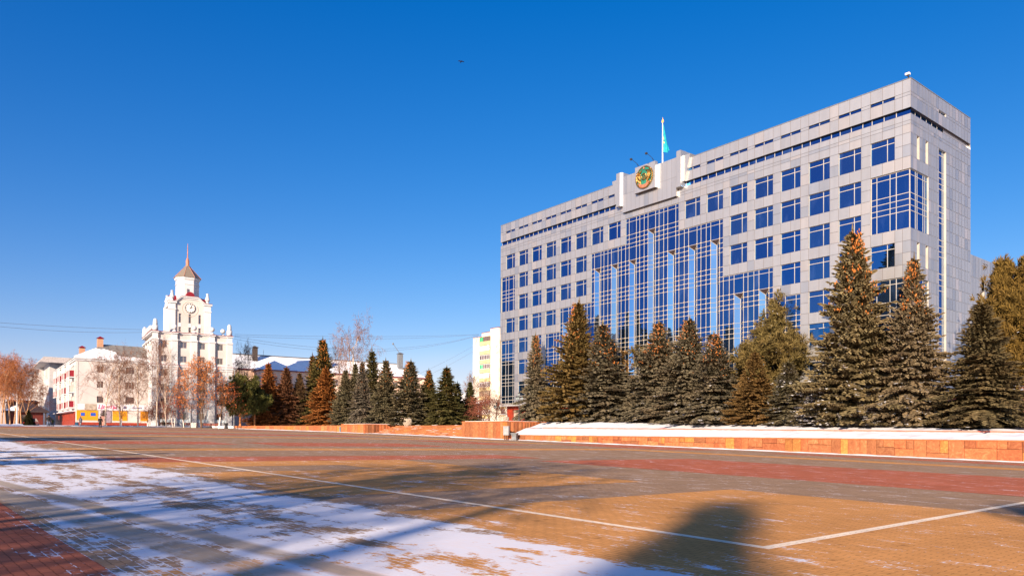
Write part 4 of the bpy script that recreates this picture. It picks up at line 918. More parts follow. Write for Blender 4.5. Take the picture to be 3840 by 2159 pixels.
mb = MB(); mb.box(4.4,-.5,.5,6.3,-.36,3.0); mb.build('shop_door', mat('grey_violet_door', (.28,.22,.26), .4), sb)
SIGNM = mat('sign_board', (.66,.62,.66), .6, .05); 
mb = MB(); mb.box(.3,-.5,3.15,1.5,-.36,4.3); mb.box(3.75,-.5,3.1,BW,-.36,4.35); mb.build('sign_band', SIGNM, sb)
mb = MB(); mb.box(1.55,-.5,3.1,3.7,-.36,4.3); mb.build('brown_sign', mat('brown_sign', (.36,.30,.24), .6, .2, 2), sb)
def text(body, size, m, loc, parent, rot=(pi/2,0,0), name='lettering', shear=0):
    cu = bpy.data.curves.new(name, 'FONT'); cu.body = body; cu.size = size; cu.extrude = .03; cu.shear = shear; cu.align_x = 'CENTER'
    o = bpy.data.objects.new(name, cu); COL.objects.link(o); dg = bpy.context.evaluated_depsgraph_get(); dg.update()
    me = bpy.data.meshes.new_from_object(o.evaluated_get(dg)); bpy.data.objects.remove(o); me.materials.clear(); me.materials.append(m)
    o = link(name, me, parent); o.location = loc; o.rotation_euler = rot; return o
PINKL = mat('pink_letters', (.75,.03,.16), .5); GREYL2 = mat('blue_grey_letters', (.16,.17,.32), .5)
text('Цветы', 1.15, PINKL, (5.6,-.53,3.4), sb, shear=.25); text('Аптека', .55, GREYL2, (11.2,-.53,3.55), sb)
mb = MB(); disc(mb, .28, -.56, -.51, 12, cx=8.9, cz=3.75); mb.build('round_logo', GREYL2, sb)
# side ground floor in red, leaning canopy
mb = MB(); zz=0
for i in range(22):
    y = .2+1.75*i
    mb.box(-.25,y,.0,-.02,y+1.0,2.75, 0); mb.box(-.12,y+1.0,1.0,-.02,y+1.75,2.55, 1); mb.box(-.25,y+1.0,0,-.02,y+1.75,1.0, 0)
mb.build('red_shop_side', [REDGR, mat('shop_side_glass', (.55,.45,.42), .3, .2, 2)], sb)
mb = MB(); mb.box(-1.3,.2,2.76,-.02,BD,2.9); mb.build('canopy', SIGNM, sb)
# entrance pavilion with dark hipped roof
pv = empty('entrance_pavilion', (-109.0,164.5,1.5), radians(36.8), 'small entrance pavilion with dark hipped roof, snow on one slope and red walls', 'pavilion')
mb = MB(); mb.box(-3.2,-2.6,0,3.2,2.6,3.0); mb.build('wall', mat('dark_red_wall', (.10,.015,.01), .6), pv)
mb = MB(); mb.prism([(-4.3,-3.6),(4.3,-3.6),(4.3,3.6),(-4.3,3.6)], 3.0, 3.25); mb.prism([(-4.3,-3.6),(4.3,-3.6),(4.3,3.6),(-4.3,3.6)], 3.25, 5.2, top=[(-1.2,-.3),(1.2,-.3),(1.2,.3),(-1.2,.3)]); mb.build('roof', DARK, pv)
mb = MB(); mb.face([(-4.32,-3.62,3.28),(-1.2,-3.62,3.28),(-1.6,-1.4,4.6),(-2.9,-1.9,4.05)]); mb.face([(-4.34,-3.6,3.28),(-4.34,0.5,3.28),(-2.4,-.8,4.5)]); mb.build('roof_snow', SNOWR, pv)
mb = MB(); mb.box(-1.1,-2.7,0,-.1,-2.62,2.4); mb.box(.1,-2.7,0,1.1,-2.62,2.4); mb.build('door', mat('brown_glass_door', (.10,.07,.06), .2, .3), pv)
mb = MB(); 
for x in (-3.6,3.6): mb.box(x-.15,-3.3,0,x+.15,-3.0,3.0)
mb.build('columns', DARK, pv)
pc = empty('entrance_canopy', (-117.5,176.0,1.5), radians(36.8), 'dark brown flat entrance canopy on posts against the grey modern building', 'canopy')
mb = MB(); mb.prism([(-3.4,-5.8),(3.4,-5.8),(3.4,4),(-3.4,4)], 5.6, 6.1, top=[(-2.6,-4.6),(2.6,-4.6),(2.6,4),(-2.6,4)]); mb.build('roof', DARK, pc); mb = MB(); mb.box(-2.9,-4.8,0,2.9,4,5.58); mb.build('wall', mat('dark_brown_stone', (.10,.04,.03), .5, .2, 1), pc)

# ================================================================== grey modern building far left
gb = empty('grey_building', (-119.8,190,1.6), radians(36.8), 'pale grey modern building with jutting flat roof at far left', 'office building')
mb = MB(); H = 16.4; tall = [(y,y+.95,z,z+2.7) for y0_ in (3,20.5,38) for y in [y0_+1.25*i for i in range(8)] for z in (3.6,8.2,12.6)]
wallgrid(mb, 0, 30, 0, H, [], fS); wallgrid(mb, 0, 58, 0, H, tall, lS, rd=.3); mb.box(.4,.3,0,29,57,H-.2)
for y in (16,33.5,51): mb.box(-1.0,y,0,-.002,y+2.6,H+.2)
mb.build('wall', GREYB, gb)
mb = MB(); mb.prism([(-2.4,-2.4),(31,-2.4),(31,60),(-2.4,60)], H+.0, H+1.5, top=[(-1.4,-1.4),(31,-1.4),(31,60),(-1.4,60)]); mb.build('roof', mat('grey_roof_edge', (.40,.36,.34), .7), gb)
tw_ = None
mb = MB(); 
for o in tall: mb.face([lS(o[0],o[2],.3),lS(o[1],o[2],.3),lS(o[1],o[3],.3),lS(o[0],o[3],.3)])
mb.build('white_window_strips', WHITEF, gb)
mb = MB()
for z in (4.2,8.8,13.2): mb.box(-.01,-.012,z-.015,30,-.003,z+.015)
for x in range(2,30,3): mb.box(x-.015,-.012,0,x+.015,-.004,H)
mb.build('panel_joints', JOINT, gb)
bbk = empty('glass_annex', (-106.0,178.5,1.6), radians(36.8), 'narrow blue-grey glazed annex with a pink sign between the grey building and the white one', 'annex')
mb = MB(); mb.box(-1,0,0,4.5,8,9.8); mb.build('glass_wall', glassmat('annex_glass', (.5,.55,.65), (.05,.06,.09), .5, .1), bbk); mb = MB(); mb.box(-1.25,-.25,9.8,4.6,8,10.1); mb.build('roof_edge', DARK, bbk); mb = MB(); disc(mb, .55, -.25, -.05, 12, cx=1.4, cz=7.6); mb.box(.75,-.3,8.1,1.9,-.06,9.2); mb.build('pink_sign', PINKL, bbk)

# ================================================================== long low building with snowy roof
lbx, lby = -.381*190, 190
lb = empty('long_building', (lbx,lby,1.5), radians(33), 'long building with a wide snow-covered hipped roof behind the spruces', 'building')
LW, LD, LH = 55, 14, 15.3; rh = 4.3
mb = MB(); wl_ = [(1.6+3.6*k,3.1+3.6*k,z,z+1.6) for k in range(16) for z in (2,5.2,8.4,12.2)]
wallgrid(mb, 0, LW, 0, LH, wl_, fS); mb.box(.3,.3,0,LW,LD,LH-.1); mb.box(LW-.02,0,0,LW,LD,LH); mb.box(5.2,-7.5,0,14.2,-.0,LH-.6); mb.build('wall', mat('peach_render', (.72,.50,.38), .9, .06, .4), lb)
for o in wl_: 
    if 3.0 < o[0] < 14.3: continue
    if o[2] < 8: continue
    window_part(lb, o[0], o[2], 1.5, 1.6, fS, .2, 1)
mb = MB(); mb.box(-.4,-.5,LH,LW+.4,LD+.5,LH+.2); mb.box(4.8,-8,LH-.6,14.6,-.55,LH-.4); mb.build('eaves', REDM, lb)
mb = MB(); z = LH+.21
mb.face([(-.5,-.6,z),(LW+.5,-.6,z),(LW-6,LD/2,z+rh),(-.5,LD/2,z+rh)]); mb.face([(LW+.5,LD+.6,z),(-.5,LD+.6,z),(-.5,LD/2,z+rh),(LW-6,LD/2,z+rh)]); mb.face([(LW+.5,-.6,z),(LW+.5,LD+.6,z),(LW-6,LD/2,z+rh)])
mb.face([(4.7,-8.1,z-.6),(9.7,-8.1+4.5,z+2.2),(9.7,4.5,z+2.2),(4.7,0,z-.6)]); mb.face([(14.7,-8.1,z-.6),(14.7,0,z-.6),(9.7,4.5,z+2.2),(9.7,-3.6,z+2.2)]); mb.face([(4.7,-8.1,z-.6),(14.7,-8.1,z-.6),(9.7,-3.6,z+2.2)])
mb.build('roof', SNOWR, lb)
mb = MB(); mb.tube([(-.5,LD/2,z+rh+.05),(LW-6,LD/2,z+rh+.05)], .22, 4); mb.build('ridge_cap', mat('ridge_metal', (.13,.13,.14), .5), lb)
CHD = mat('dark_chimney', (.06,.045,.04), .9, .2, 3)
for x,y,h,wd in ((6.6,4.3,3.2,.6),(24.5,2.2,2.9,1.5),(49,4.5,4.2,.7)):
    mb = MB(); zz = z+rh*(y+.6)/(LD/2+.6); mb.box(x-wd,y-.6,zz-1,x+wd,y+.6,zz+h,0); mb.prism([(x-wd-.3,y-.9),(x+wd+.3,y-.9),(x+wd+.3,y+.9),(x-wd-.3,y+.9)], zz+h+.15, zz+h+.6, 0, top=[(x-.1,y-.1),(x+.1,y-.1),(x+.1,y+.1),(x-.1,y+.1)]); mb.box(x-wd+.2,y-.4,zz+h,x+wd-.2,y+.4,zz+h+.15,0); mb.build('chimney', CHD if x < 40 else GREYM, lb)
mb = MB()
for x,h in ((5.2,2.5),(6.4,3.2),(9.0,2.4),(24,6.0)): mb.tube([(x,LD/2-1.5,z+rh-1.2),(x+.2,LD/2-1.5,z+rh+h-.8)], .05, 4)
mb.tube([(6.0,LD/2-1.5,z+rh+2.4),(7.0,LD/2-1.5,z+rh+2.5)], .04, 4); mb.tube([(49,4.5,z+7.2),(46.8,4.5,z+10.0)], .08, 4); mb.ball((46.7,4.5,z+10.1), .3); mb.build('aerials', GREYM, lb)
# small far house
fh = empty('low_house', (-.075*226,226,1.5), radians(20), 'low pink house with snowy roof far behind the smallest spruces', 'house')
mb = MB(); mb.box(-7,0,0,7,9,8.3); mb.build('wall', PINKW, fh); mb = MB(); mb.face([(-7.5,-.5,8.3),(7.5,-.5,8.3),(4,4.5,11.6),(-4,4.5,11.6)]); mb.face([(7.5,-.5,8.3),(7.5,9.5,8.3),(4,4.5,11.6)]); mb.face([(-7.5,9.5,8.3),(-7.5,-.5,8.3),(-4,4.5,11.6)]); mb.face([(7.5,9.5,8.3),(-7.5,9.5,8.3),(-4,4.5,11.6),(4,4.5,11.6)]); mb.build('roof', SNOWR, fh)
mb = MB()
for x in (-5,-2,1,4): mb.box(x,-.06,4.8,x+1.3,-.01,6.4); mb.box(x,-.06,1.6,x+1.3,-.01,3.2)
mb.build('windows', WGLASS, fh)
# ================================================================== nine-storey apartment block
D_ = 235; ab = empty('apartment_block', (-.0537*D_,D_,1.2), radians(-51.6), 'tall cream apartment block with yellow balconies left of the grey office block', 'apartment block')
CRW = mat('cream_panel_wall', (.62,.585,.50), .8, .05, .3); YLW = mat('pale_yellow_panel', (.60,.47,.24), .8, .08, .5)
mb = MB(); mb.box(0,0,0,3.9,14,29.8); mb.box(3.9,.6,0,9.3,14,31.0); mb.box(9.3,0,0,13.4,14,31.8); mb.box(13.4,.6,0,17.0,14,31.4); mb.box(17.0,0,0,32,14,31.4); mb.build('wall', CRW, ab)
mb = MB(); mb.box(-.05,-.05,29.8,3.9,14,29.95); mb.box(3.85,.5,31.0,9.3,14,31.15); mb.box(9.2,-.1,31.8,13.5,14,31.95); mb.build('roof_edge', REDM, ab)
gcols = [mat('balcony_green', (.03,.38,.16), .5), mat('balcony_blind', (.70,.68,.66), .6), mat('balcony_wood', (.30,.22,.15), .7)]
for k in range(10):
    z = 1.2+2.86*k; bl = empty('balcony', (3.95,-.35,z)); bl.parent = ab
    mb = MB(); mb.box(0,0,0,5.3,.9,1.15); mb.build('parapet', YLW, bl)
    mb = MB(); mb.box(.02,.0,1.15,5.28,.06,1.25); mb.box(.02,0,2.55,5.28,.9,2.7)
    for x in (0.02,1.0,1.9,2.8,3.7,4.5,5.18): mb.box(x,.0,1.25,x+.1,.06,2.55)
    mb.build('glazing_frame', gcols[2] if k in (3,9) else WHITEF, bl)
    mb = MB(); mb.box(.03,.07,1.25,5.27,.12,2.55)
    if k in (9,6): mb2 = MB(); mb2.box(.05,.13 if False else .02,1.26,1.9,.055,2.5); mb2.build('green_screen', gcols[0], bl)
    mb.build('pane', [WGLASS, gcols[1], WGLASS, gcols[2], WGLASS, gcols[1], WGLASS, WGLASS, gcols[1], WGLASS][k], bl)
mb = MB()
for k in range(10):
    z = 2.4+2.86*k; mb.box(14.2,.55,z,16.0,.598,z+1.5)
mb.build('windows', WGLASS, ab); mb = MB()
for k in range(10): z = 1.2+2.86*k; mb.box(13.42,.5,z,16.98,.596,z+1.1)
mb.build('yellow_panels', YLW, ab)
mb = MB(); disc(mb, .5, -.6, -.45, 14, cx=8.7, cz=26.4); disc(mb, .45, -.4, -.25, 14, cx=12.6, cz=26.4); mb.box(12.6,-.5,24.2,13.4,-.02,24.8); mb.build('satellite_dishes', WHITEF, ab)

# brown block out of view on the left: it is what the low glass of the office block mirrors
bb = empty('brown_apartment_block', (-128,92,.5), radians(90), 'dark brown brick apartment block outside the view at left', 'apartment block')
mb = MB(); wo = [(2+3.4*i, 3.6+3.4*i, z, z+1.5) for i in range(19) for z in (1.5,4.6,7.7,10.8,13.9,17.0)]
wallgrid(mb, 0, 67, -2, 21.5, wo, fS); mb.box(.2,.3,-2,66.8,18,21.3); mb.build('wall', mat('dark_brown_brick', (.12,.05,.03), .9, .2, 2), bb)
mb = MB()
for o in wo: mb.face([(o[0],.2,o[2]),(o[1],.2,o[2]),(o[1],.2,o[3]),(o[0],.2,o[3])])
mb.build('windows', WGLASS, bb); mb = MB(); mb.box(-.3,-.3,21.5,67.3,18.3,21.9); mb.build('roof', GREYM, bb)
# ================================================================== trees
def fastmesh(name, V, F, mats, mi=None, smooth=False):
    V = np.asarray(V, np.float32).reshape(-1,3); F = np.asarray(F, np.int32); k = F.shape[1]
    me = bpy.data.meshes.new(name); me.vertices.add(len(V)); me.vertices.foreach_set('co', V.ravel())
    me.loops.add(F.size); me.loops.foreach_set('vertex_index', F.ravel()); me.polygons.add(len(F))
    me.polygons.foreach_set('loop_start', np.arange(0, F.size, k, dtype=np.int32)); me.polygons.foreach_set('loop_total', np.full(len(F), k, np.int32))
    for m in (mats if isinstance(mats, (list,tuple)) else [mats]): me.materials.append(m)
    if mi is not None: me.polygons.foreach_set('material_index', np.asarray(mi, np.int32))
    me.update(calc_edges=True); return me
def leafmat(name, sc=1.0, snow=True, noise=.35):
    """needles: the tree's own colour comes from the object colour, alpha carries how much snow lies on the twigs"""
    m, N, L, b = newmat(name); oi = N.new('ShaderNodeObjectInfo'); tc = N.new('ShaderNodeTexCoord'); geo = N.new('ShaderNodeNewGeometry')
    nz = N.new('ShaderNodeTexNoise'); nz.inputs['Scale'].default_value = .9*sc; nz.inputs['Detail'].default_value = 5; L.new(geo.outputs['Position'], nz.inputs[0])
    rp = mathn(N, L, 'MULTIPLY_ADD', geo.outputs['Random Per Island'], .7, .62); f = mathn(N, L, 'MULTIPLY', rp, mathn(N, L, 'MULTIPLY_ADD', nz.outputs[0], 1.1, .45))
    vs = N.new('ShaderNodeVectorMath'); vs.operation = 'SCALE'; L.new(oi.outputs['Color'], vs.inputs[0]); L.new(f, vs.inputs['Scale'])
    # some brown twigs
    n2 = N.new('ShaderNodeTexNoise'); n2.inputs['Scale'].default_value = .45; n2.inputs['Detail'].default_value = 3; L.new(geo.outputs['Position'], n2.inputs[0])
    mb_ = N.new('ShaderNodeMix'); mb_.data_type = 'RGBA'; k = mathn(N, L, 'MULTIPLY', mathn(N, L, 'SUBTRACT', n2.outputs[0], .42), 2.2, clamp=True); L.new(mathn(N, L, 'MULTIPLY', k, noise), mb_.inputs[0]); L.new(vs.outputs[0], mb_.inputs[6]); mb_.inputs[7].default_value = (.13,.05,.015,1)
    col = mb_.outputs[2]
    if snow:
        sn = N.new('ShaderNodeSeparateXYZ'); L.new(geo.outputs['True Normal'], sn.inputs[0]); up = mathn(N, L, 'ABSOLUTE', sn.outputs[2])
        n3 = N.new('ShaderNodeTexNoise'); n3.inputs['Scale'].default_value = 1.1; n3.inputs['Detail'].default_value = 2; L.new(geo.outputs['Position'], n3.inputs[0])
        th = mathn(N, L, 'SUBTRACT', mathn(N, L, 'ADD', n3.outputs[0], mathn(N, L, 'MULTIPLY', geo.outputs['Random Per Island'], .25)), mathn(N, L, 'SUBTRACT', .93, mathn(N, L, 'MULTIPLY', oi.outputs['Alpha'], .35)))
        s = mathn(N, L, 'MULTIPLY', mathn(N, L, 'MULTIPLY', th, 30, clamp=True), mathn(N, L, 'GREATER_THAN', up, .45))
        mx = N.new('ShaderNodeMix'); mx.data_type = 'RGBA'; L.new(s, mx.inputs[0]); L.new(col, mx.inputs[6]); mx.inputs[7].default_value = (.8,.8,.84,1); col = mx.outputs[2]
    L.new(col, b.inputs['Base Color']); b.inputs['Roughness'].default_value = .75; b.inputs['Specular IOR Level'].default_value = .15
    return m
NEEDLE = leafmat('spruce_needles'); PNEEDLE = leafmat('pine_needles', noise=.25)
CONE = mat('spruce_cone', (.40,.135,.028), .6, .3, 4)
BARK = mat('bark', (.13,.075,.045), .9, .2, 4, bump=.3); PBARK = mat('pine_bark', (.50,.19,.07), .85, .3, 3, bump=.3)
BIRCH = mat('birch_bark', (.70,.58,.46), .8, .0, 5, col2=(.16,.09,.06)); TWIG = mat('bare_twigs', (.20,.105,.07), .9, .2, 2); TWIGR = mat('reddish_twigs', (.20,.06,.035), .9, .2, 2); TWIGO = mat('orange_brown_twigs', (.33,.115,.04), .9, .2, 2)
WHITEWASH = mat('whitewash', (.86,.80,.72), .9, .05); LEAFO = leafmat('dry_leaves', 2, False, .3)
def spruce_mesh(seed, H=12.0, R=3.0, drop=.35, dens=1.0, bare=.0, lean=None):
    """layered boughs; every bough is a drooping frond of needle-clad twigs"""
    rs = np.random.RandomState(seed); V = []; F = []; cones = []
    prof = lambda t: ((1-t)**1.12*.97+.03*(1-t)**.4)*(1.0-.12*(t<.05))
    z = .25; lev = 0; ph = rs.rand()*6.28
    lump = rs.uniform(.84,1.16,(16,)); lobe = rs.uniform(0,6.28,(16,))
    while z < H*.985:
        t = z/H; Rz = R*prof(t)*np.interp(t*15, np.arange(16), lump)*rs.uniform(.86,1.10)+.08
        nb = int(max(4, (11.5*(1-t)**.5+3.0)*dens)); ph += 2.399*nb*.37
        for k in range(nb):
            a = ph+2*pi*k/nb+rs.uniform(-.25,.25); Lb = Rz*rs.choice([rs.uniform(.5,.85),rs.uniform(.8,1.08),rs.uniform(1.0,1.24)],p=[.25,.55,.2])*(1.0+.13*sin(2*a+lobe[int(t*15.9)])); z0 = z+rs.uniform(-.12,.12)
            up = .55*t+.02; dr = drop*(1-t)*rs.uniform(.7,1.3)
            ca, sa = cos(a), sin(a); nt_ = max(3, int(Lb/.155))
            s = (np.arange(nt_)+rs.rand(nt_)*.6)/nt_; s = .12+.88*s
            rr = Lb*s; zz = z0+up*rr-dr*rr*s+.30*(1-t)*np.maximum(s-.75,0)*Lb*.9
            bx, by = rr*ca, rr*sa
            wl = (.62*(1-s)**.7+.20)*min(1.0,.45+Lb*.28)*rs.uniform(.7,1.15,nt_)   # side twig length
            for side in (-1,1):
                ang = a+side*(.95+rs.uniform(-.25,.25,nt_)); dx, dy = np.cos(ang), np.sin(ang); dz = -.10-.38*rs.rand(nt_)*(1-t*.6)+up*.25
                P0 = np.stack([bx,by,zz],1); D = np.stack([dx,dy,dz],1)*wl[:,None]; P1 = P0+D
                wdt = .085+.05*rs.rand(nt_); nx, ny = -dy*wdt, dx*wdt; mid = P0+D*.45; Z = np.stack([nx,ny,.02*np.ones(nt_)],1)
                q = np.stack([P0, mid+Z, P1, mid-Z],1); V.append(q.reshape(-1,3))
                Z2 = np.stack([nx*.25,ny*.25,-wdt*1.25],1); q = np.stack([P0, mid+Z2*1.2, P1-np.array([0,0,.03]), mid-Z2*.5],1); V.append(q.reshape(-1,3))
            # leader tuft along the bough
            k2 = max(2, nt_//3)
            for i in range(k2):
                s0 = 1-.5*i/k2; r0 = Lb*s0; p = np.array([r0*ca, r0*sa, z0+up*r0-dr*r0*s0+.30*(1-t)*max(s0-.75,0)*Lb*.9]); l_ = .34*rs.uniform(.7,1.2)
                e = p+np.array([ca*l_, sa*l_, .08*rs.uniform(-1,1)+.1*t]); n_ = np.array([-sa,ca,0])*.10; V.append(np.array([p, (p+e)/2+n_, e, (p+e)/2-n_])); V.append(np.array([p, (p+e)/2+[0,0,.07], e, (p+e)/2-[0,0,.09]]))
            if rs.rand() < .9 : cones.append((Lb*.9*ca, Lb*.9*sa, z0+up*Lb*.9-dr*Lb*.75, t))
        z += (.17+.20*(1-t))/max(dens,.6)*rs.uniform(.85,1.15); lev += 1
    for i in range(26):                                              # leader shoot
        zt = H-1.0+i*.045; a = i*2.4; l_ = .32*(1-(zt-H+1.0)/1.35); p = np.array([0,0,zt]); e = p+np.array([cos(a)*l_, sin(a)*l_, .16]); n_ = np.array([-sin(a),cos(a),0])*.06; V.append(np.array([p,(p+e)/2+n_,e,(p+e)/2-n_])); V.append(np.array([p,(p+e)/2+[0,0,.05],e,(p+e)/2-[0,0,.05]]))
    p = np.array([0,0,H-.3]); V.append(np.array([p,p+[.06,0,.4],p+[0,0,1.0],p-[.06,0,-.4]])); V.append(np.array([p,p+[0,.06,.4],p+[0,0,1.0],p-[0,.06,-.4]]))
    V = np.concatenate(V); bend = rs.uniform(-.012,.012,2); V[:,0] += bend[0]*V[:,2]**1.5*.6; V[:,1] += bend[1]*V[:,2]**1.5*.6; F = np.arange(len(V)).reshape(-1,4)
    me = fastmesh('crown', V, F, NEEDLE)
    tm = MB(); tm.tube([(0,0,-.6),(0,0,H*.5),(0,0,H*.97)], [.19,.10,.02], 7)
    tme = tm.build('trunk', BARK); tmesh = tme.data; bpy.data.objects.remove(tme)
    # cones hang in the upper third
    rs2 = random.Random(seed); cm = MB()
    for x,y,z_,t in cones:
        if t < .52: continue
        for _ in range(rs2.choice((0,0,4,10)) if t > .66 else rs2.choice((0,0,0,0,7))):
            f = rs2.uniform(.55,1.0); px_, py_ = x*f+rs2.uniform(-.2,.2), y*f+rs2.uniform(-.2,.2); r_ = .027; zc_ = z_+rs2.uniform(-.15,.2)
            cm.lathe([(.008,-.16),(r_*1.0,-.11),(r_*1.1,-.05),(.012,.0)], (px_,py_,zc_), 5)
    co = cm.build('cones', CONE); cmesh = co.data; bpy.data.objects.remove(co)
    return me, tmesh, cmesh
def pine_mesh(seed, H=12.0, R=4.0, base=.35, npuff=900, top=None):
    rs = np.random.RandomState(seed); V = []; lim = MB(); r = random.Random(seed)
    lim.tube([(0,0,-.6),(.1,.05,H*.35),(-.1,.1,H*.7),(0,0,H*.97)], [.24,.19,.11,.03], 8)
    ends = []
    nl = 58
    for i in range(nl):
        t = (i+.5)/nl; z = H*(base+(.97-base)*t); a = i*2.4+r.uniform(-.3,.3)
        pr = (sin(pi*min(1,(t*.86+.16)))**.6) if top is None else top(t)
        Lb = R*pr*r.uniform(.75,1.1); e = Vector((cos(a)*Lb, sin(a)*Lb, z+Lb*r.uniform(.15,.5)))
        p0 = Vector((0,0,z)); mid = p0.lerp(e,.5)-Vector((0,0,.12*Lb)); lim.tube([p0, mid, e], [.055*(1-t*.6),.035,.012], 4, cap=False)
        ends.append((p0,mid,e,Lb))
    wts = np.array([x[3] for x in ends]); wts /= wts.sum()
    for _ in range(npuff):
        p0,mid,e,Lb = ends[rs.choice(len(ends), p=wts)]; s = rs.rand()**.5
        c = (p0.lerp(mid, s*2) if s < .5 else mid.lerp(e, s*2-1)); c = np.array(c)+rs.normal(0,.20+.22*s,3)*np.array([1,1,.7])
        ax = rs.normal(0,1,3)*.5+np.array([c[0]*.35,c[1]*.35,.9]); ax /= np.linalg.norm(ax); ln = .50*rs.uniform(.75,1.2)
        n = 15; th = rs.rand(n)*2*pi; sp = rs.uniform(.35,1.15,n)
        u = np.cross(ax,[.3,.2,.9]); u /= np.linalg.norm(u); v = np.cross(ax,u)
        D = ax[None]*np.cos(sp)[:,None]+(u[None]*np.cos(th)[:,None]+v[None]*np.sin(th)[:,None])*np.sin(sp)[:,None]
        st = c[None]+ax[None]*(rs.rand(n)*.32-.05)[:,None]; W_ = np.cross(D, rs.normal(0,1,(n,3))); W_ /= np.linalg.norm(W_,axis=1)[:,None]+1e-6; W_ *= .033
        V.append(np.stack([st-W_, st+W_, st+D*ln*.5],1).reshape(-1,3) if False else np.stack([st-W_*.6, st+D*ln*.5-W_*1.2, st+D*ln, st+D*ln*.5+W_*1.2],1).reshape(-1,3))
    V = np.concatenate(V); me = fastmesh('crown', V, np.arange(len(V)).reshape(-1,4), PNEEDLE)
    o = lim.build('trunk', PBARK); t_ = o.data; bpy.data.objects.remove(o); return me, t_
def bare_mesh(seed, H=12.0, spread=.55, droop=.4, depth=5, tw=.012, trunks=1, ratio=.72, birch=True, leaves=0, wash=1.1, twigm=None, first=.28):
    r = random.Random(seed); tr = MB(); cr = MB(); LV = []
    def grow(p, d, l, rad, lev, cr_):
        k = 3 if lev < 3 else 2; pts = [p]; dd = d.copy()
        for i in range(k):
            dd = (dd+Vector((r.uniform(-.12,.12),r.uniform(-.12,.12),(.05 if lev < 2 else -droop*.22*(lev-1)*r.random())))).normalized(); pts.append(pts[-1]+dd*l/k)
        rads = [rad*(1-.42*i/k) for i in range(k+1)]
        (tr if lev < 2 else cr_).tube(pts, rads, 6 if lev < 2 else 3, 0, cap=False)
        if lev >= depth:
            if leaves:
                for _ in range(leaves):
                    q = pts[-1]+Vector((r.gauss(0,.12),r.gauss(0,.12),r.gauss(0,.12))); a = Vector((r.gauss(0,1),r.gauss(0,1),r.gauss(0,1))).normalized(); b = a.orthogonal().normalized(); s = r.uniform(.09,.17); LV.extend([q-a*s,q+b*s*.7,q+a*s,q-b*s*.7])
            return
        nchild = 3 if lev > 0 else int(7+H*.35)
        for i in range(nchild):
            t = r.uniform(.35,1) if lev > 0 else first+(1-first)*(i+.5)/nchild
            j = min(int(t*k), k-1); q = pts[j].lerp(pts[j+1], t*k-j)
            a = r.uniform(0,2*pi) if lev > 0 else i*2.4; base_d = dd
            o = base_d.orthogonal().normalized(); o2 = base_d.cross(o); side = o*cos(a)+o2*sin(a)
            nd = (base_d*r.uniform(.55,.95)+side*spread*r.uniform(.8,1.4)).normalized()
            ln = l*ratio*r.uniform(.65,1.05)*(1 if lev > 0 else (.62-.36*t)/.72)
            grow(q, nd, ln, max(rad*(.52 if lev > 0 else .42)*(1-.35*t), tw), lev+1, cr_)
        if lev > 0: grow(pts[-1], dd, l*.55, rads[-1], lev+1, cr_)
    for i in range(trunks):
        a = 2*pi*i/max(trunks,1)+1; off = Vector((cos(a),sin(a),0))*(.0 if trunks == 1 else .14); grow(off-Vector((0,0,.3)), (Vector((0,0,1))+off*(1.6 if trunks > 1 else 0)).normalized(), H*.93, .016*H if trunks == 1 else .011*H, 0, cr)
    o = tr.build('trunk', [BIRCH if birch else BARK]); me = o.data; bpy.data.objects.remove(o)
    if wash > 0:
        me.materials.append(WHITEWASH)
        for pgn in me.polygons:
            if pgn.center.z < wash: pgn.material_index = 1
    o = cr.build('crown', twigm or TWIG); cm = o.data; bpy.data.objects.remove(o); lm = None
    if leaves: lm = fastmesh('leaves', [tuple(v) for v in LV], np.arange(len(LV)).reshape(-1,4), LEAFO)
    return me, cm, lm
SPR = [spruce_mesh(11, 12, 3.0, .35), spruce_mesh(23, 12, 2.7, .5), spruce_mesh(37, 12, 3.2, .25), spruce_mesh(51, 12, 2.5, .42, .9), spruce_mesh(67, 12, 3.0, .48, 1.05)]
cone_top = lambda t: min(1.0,.62+1.1*t)*(1-t)**.62+.10
PIN = [pine_mesh(3, 12, 3.6, .26, 2600, cone_top), pine_mesh(8, 12, 4.3, .24, 3000, lambda t: .25+.75*math.exp(-((t-.22)/.34)**2)-.2*t), pine_mesh(14, 9, 3.6, .2, 2000)]
GREYGREEN = (.125,.108,.062); BLUEG = (.15,.13,.085); OLIVE = (.135,.092,.03); BROWN = (.165,.10,.035); RUST = (.30,.105,.03); DKGREEN = (.08,.072,.03)
def spruce(px, py, half, p, k, col, snow, cones, label, base=None, rot=0, grp='spruces in the row behind the walls', xy=None):
    """apex seen at (px, py), base half-width in photo pixels, standing on the line p of the square's grid"""
    if xy: x, y = xy
    else: q = q_at(px, p); x, y = W2(p, q)
    q = (Vector((x,y))-Q0).dot(QD); zb_ = base if base is not None else (terr(q) if q < 70 else (1.85 if q < 81.2 else 1.62))
    zt_ = z_at(x, y, py); H = zt_-zb_; R = half/FPX*y*(1.2 if px > 1900 else 1.12)
    cr_, tm, cm = SPR[k]; s = H/12.75; R0 = {0:3.0,1:2.7,2:3.2,3:2.5,4:3.0}[k]; sxy = R/R0
    e = empty('spruce', (x,y,zb_-.05), rot, label, 'spruce tree', grp, (sxy,sxy,s))
    c = link('crown', cr_, e); c.color = (*col, snow); link('trunk', tm, e)
    if cones: tag(link('cones', cm, e), kind='stuff')
    return e
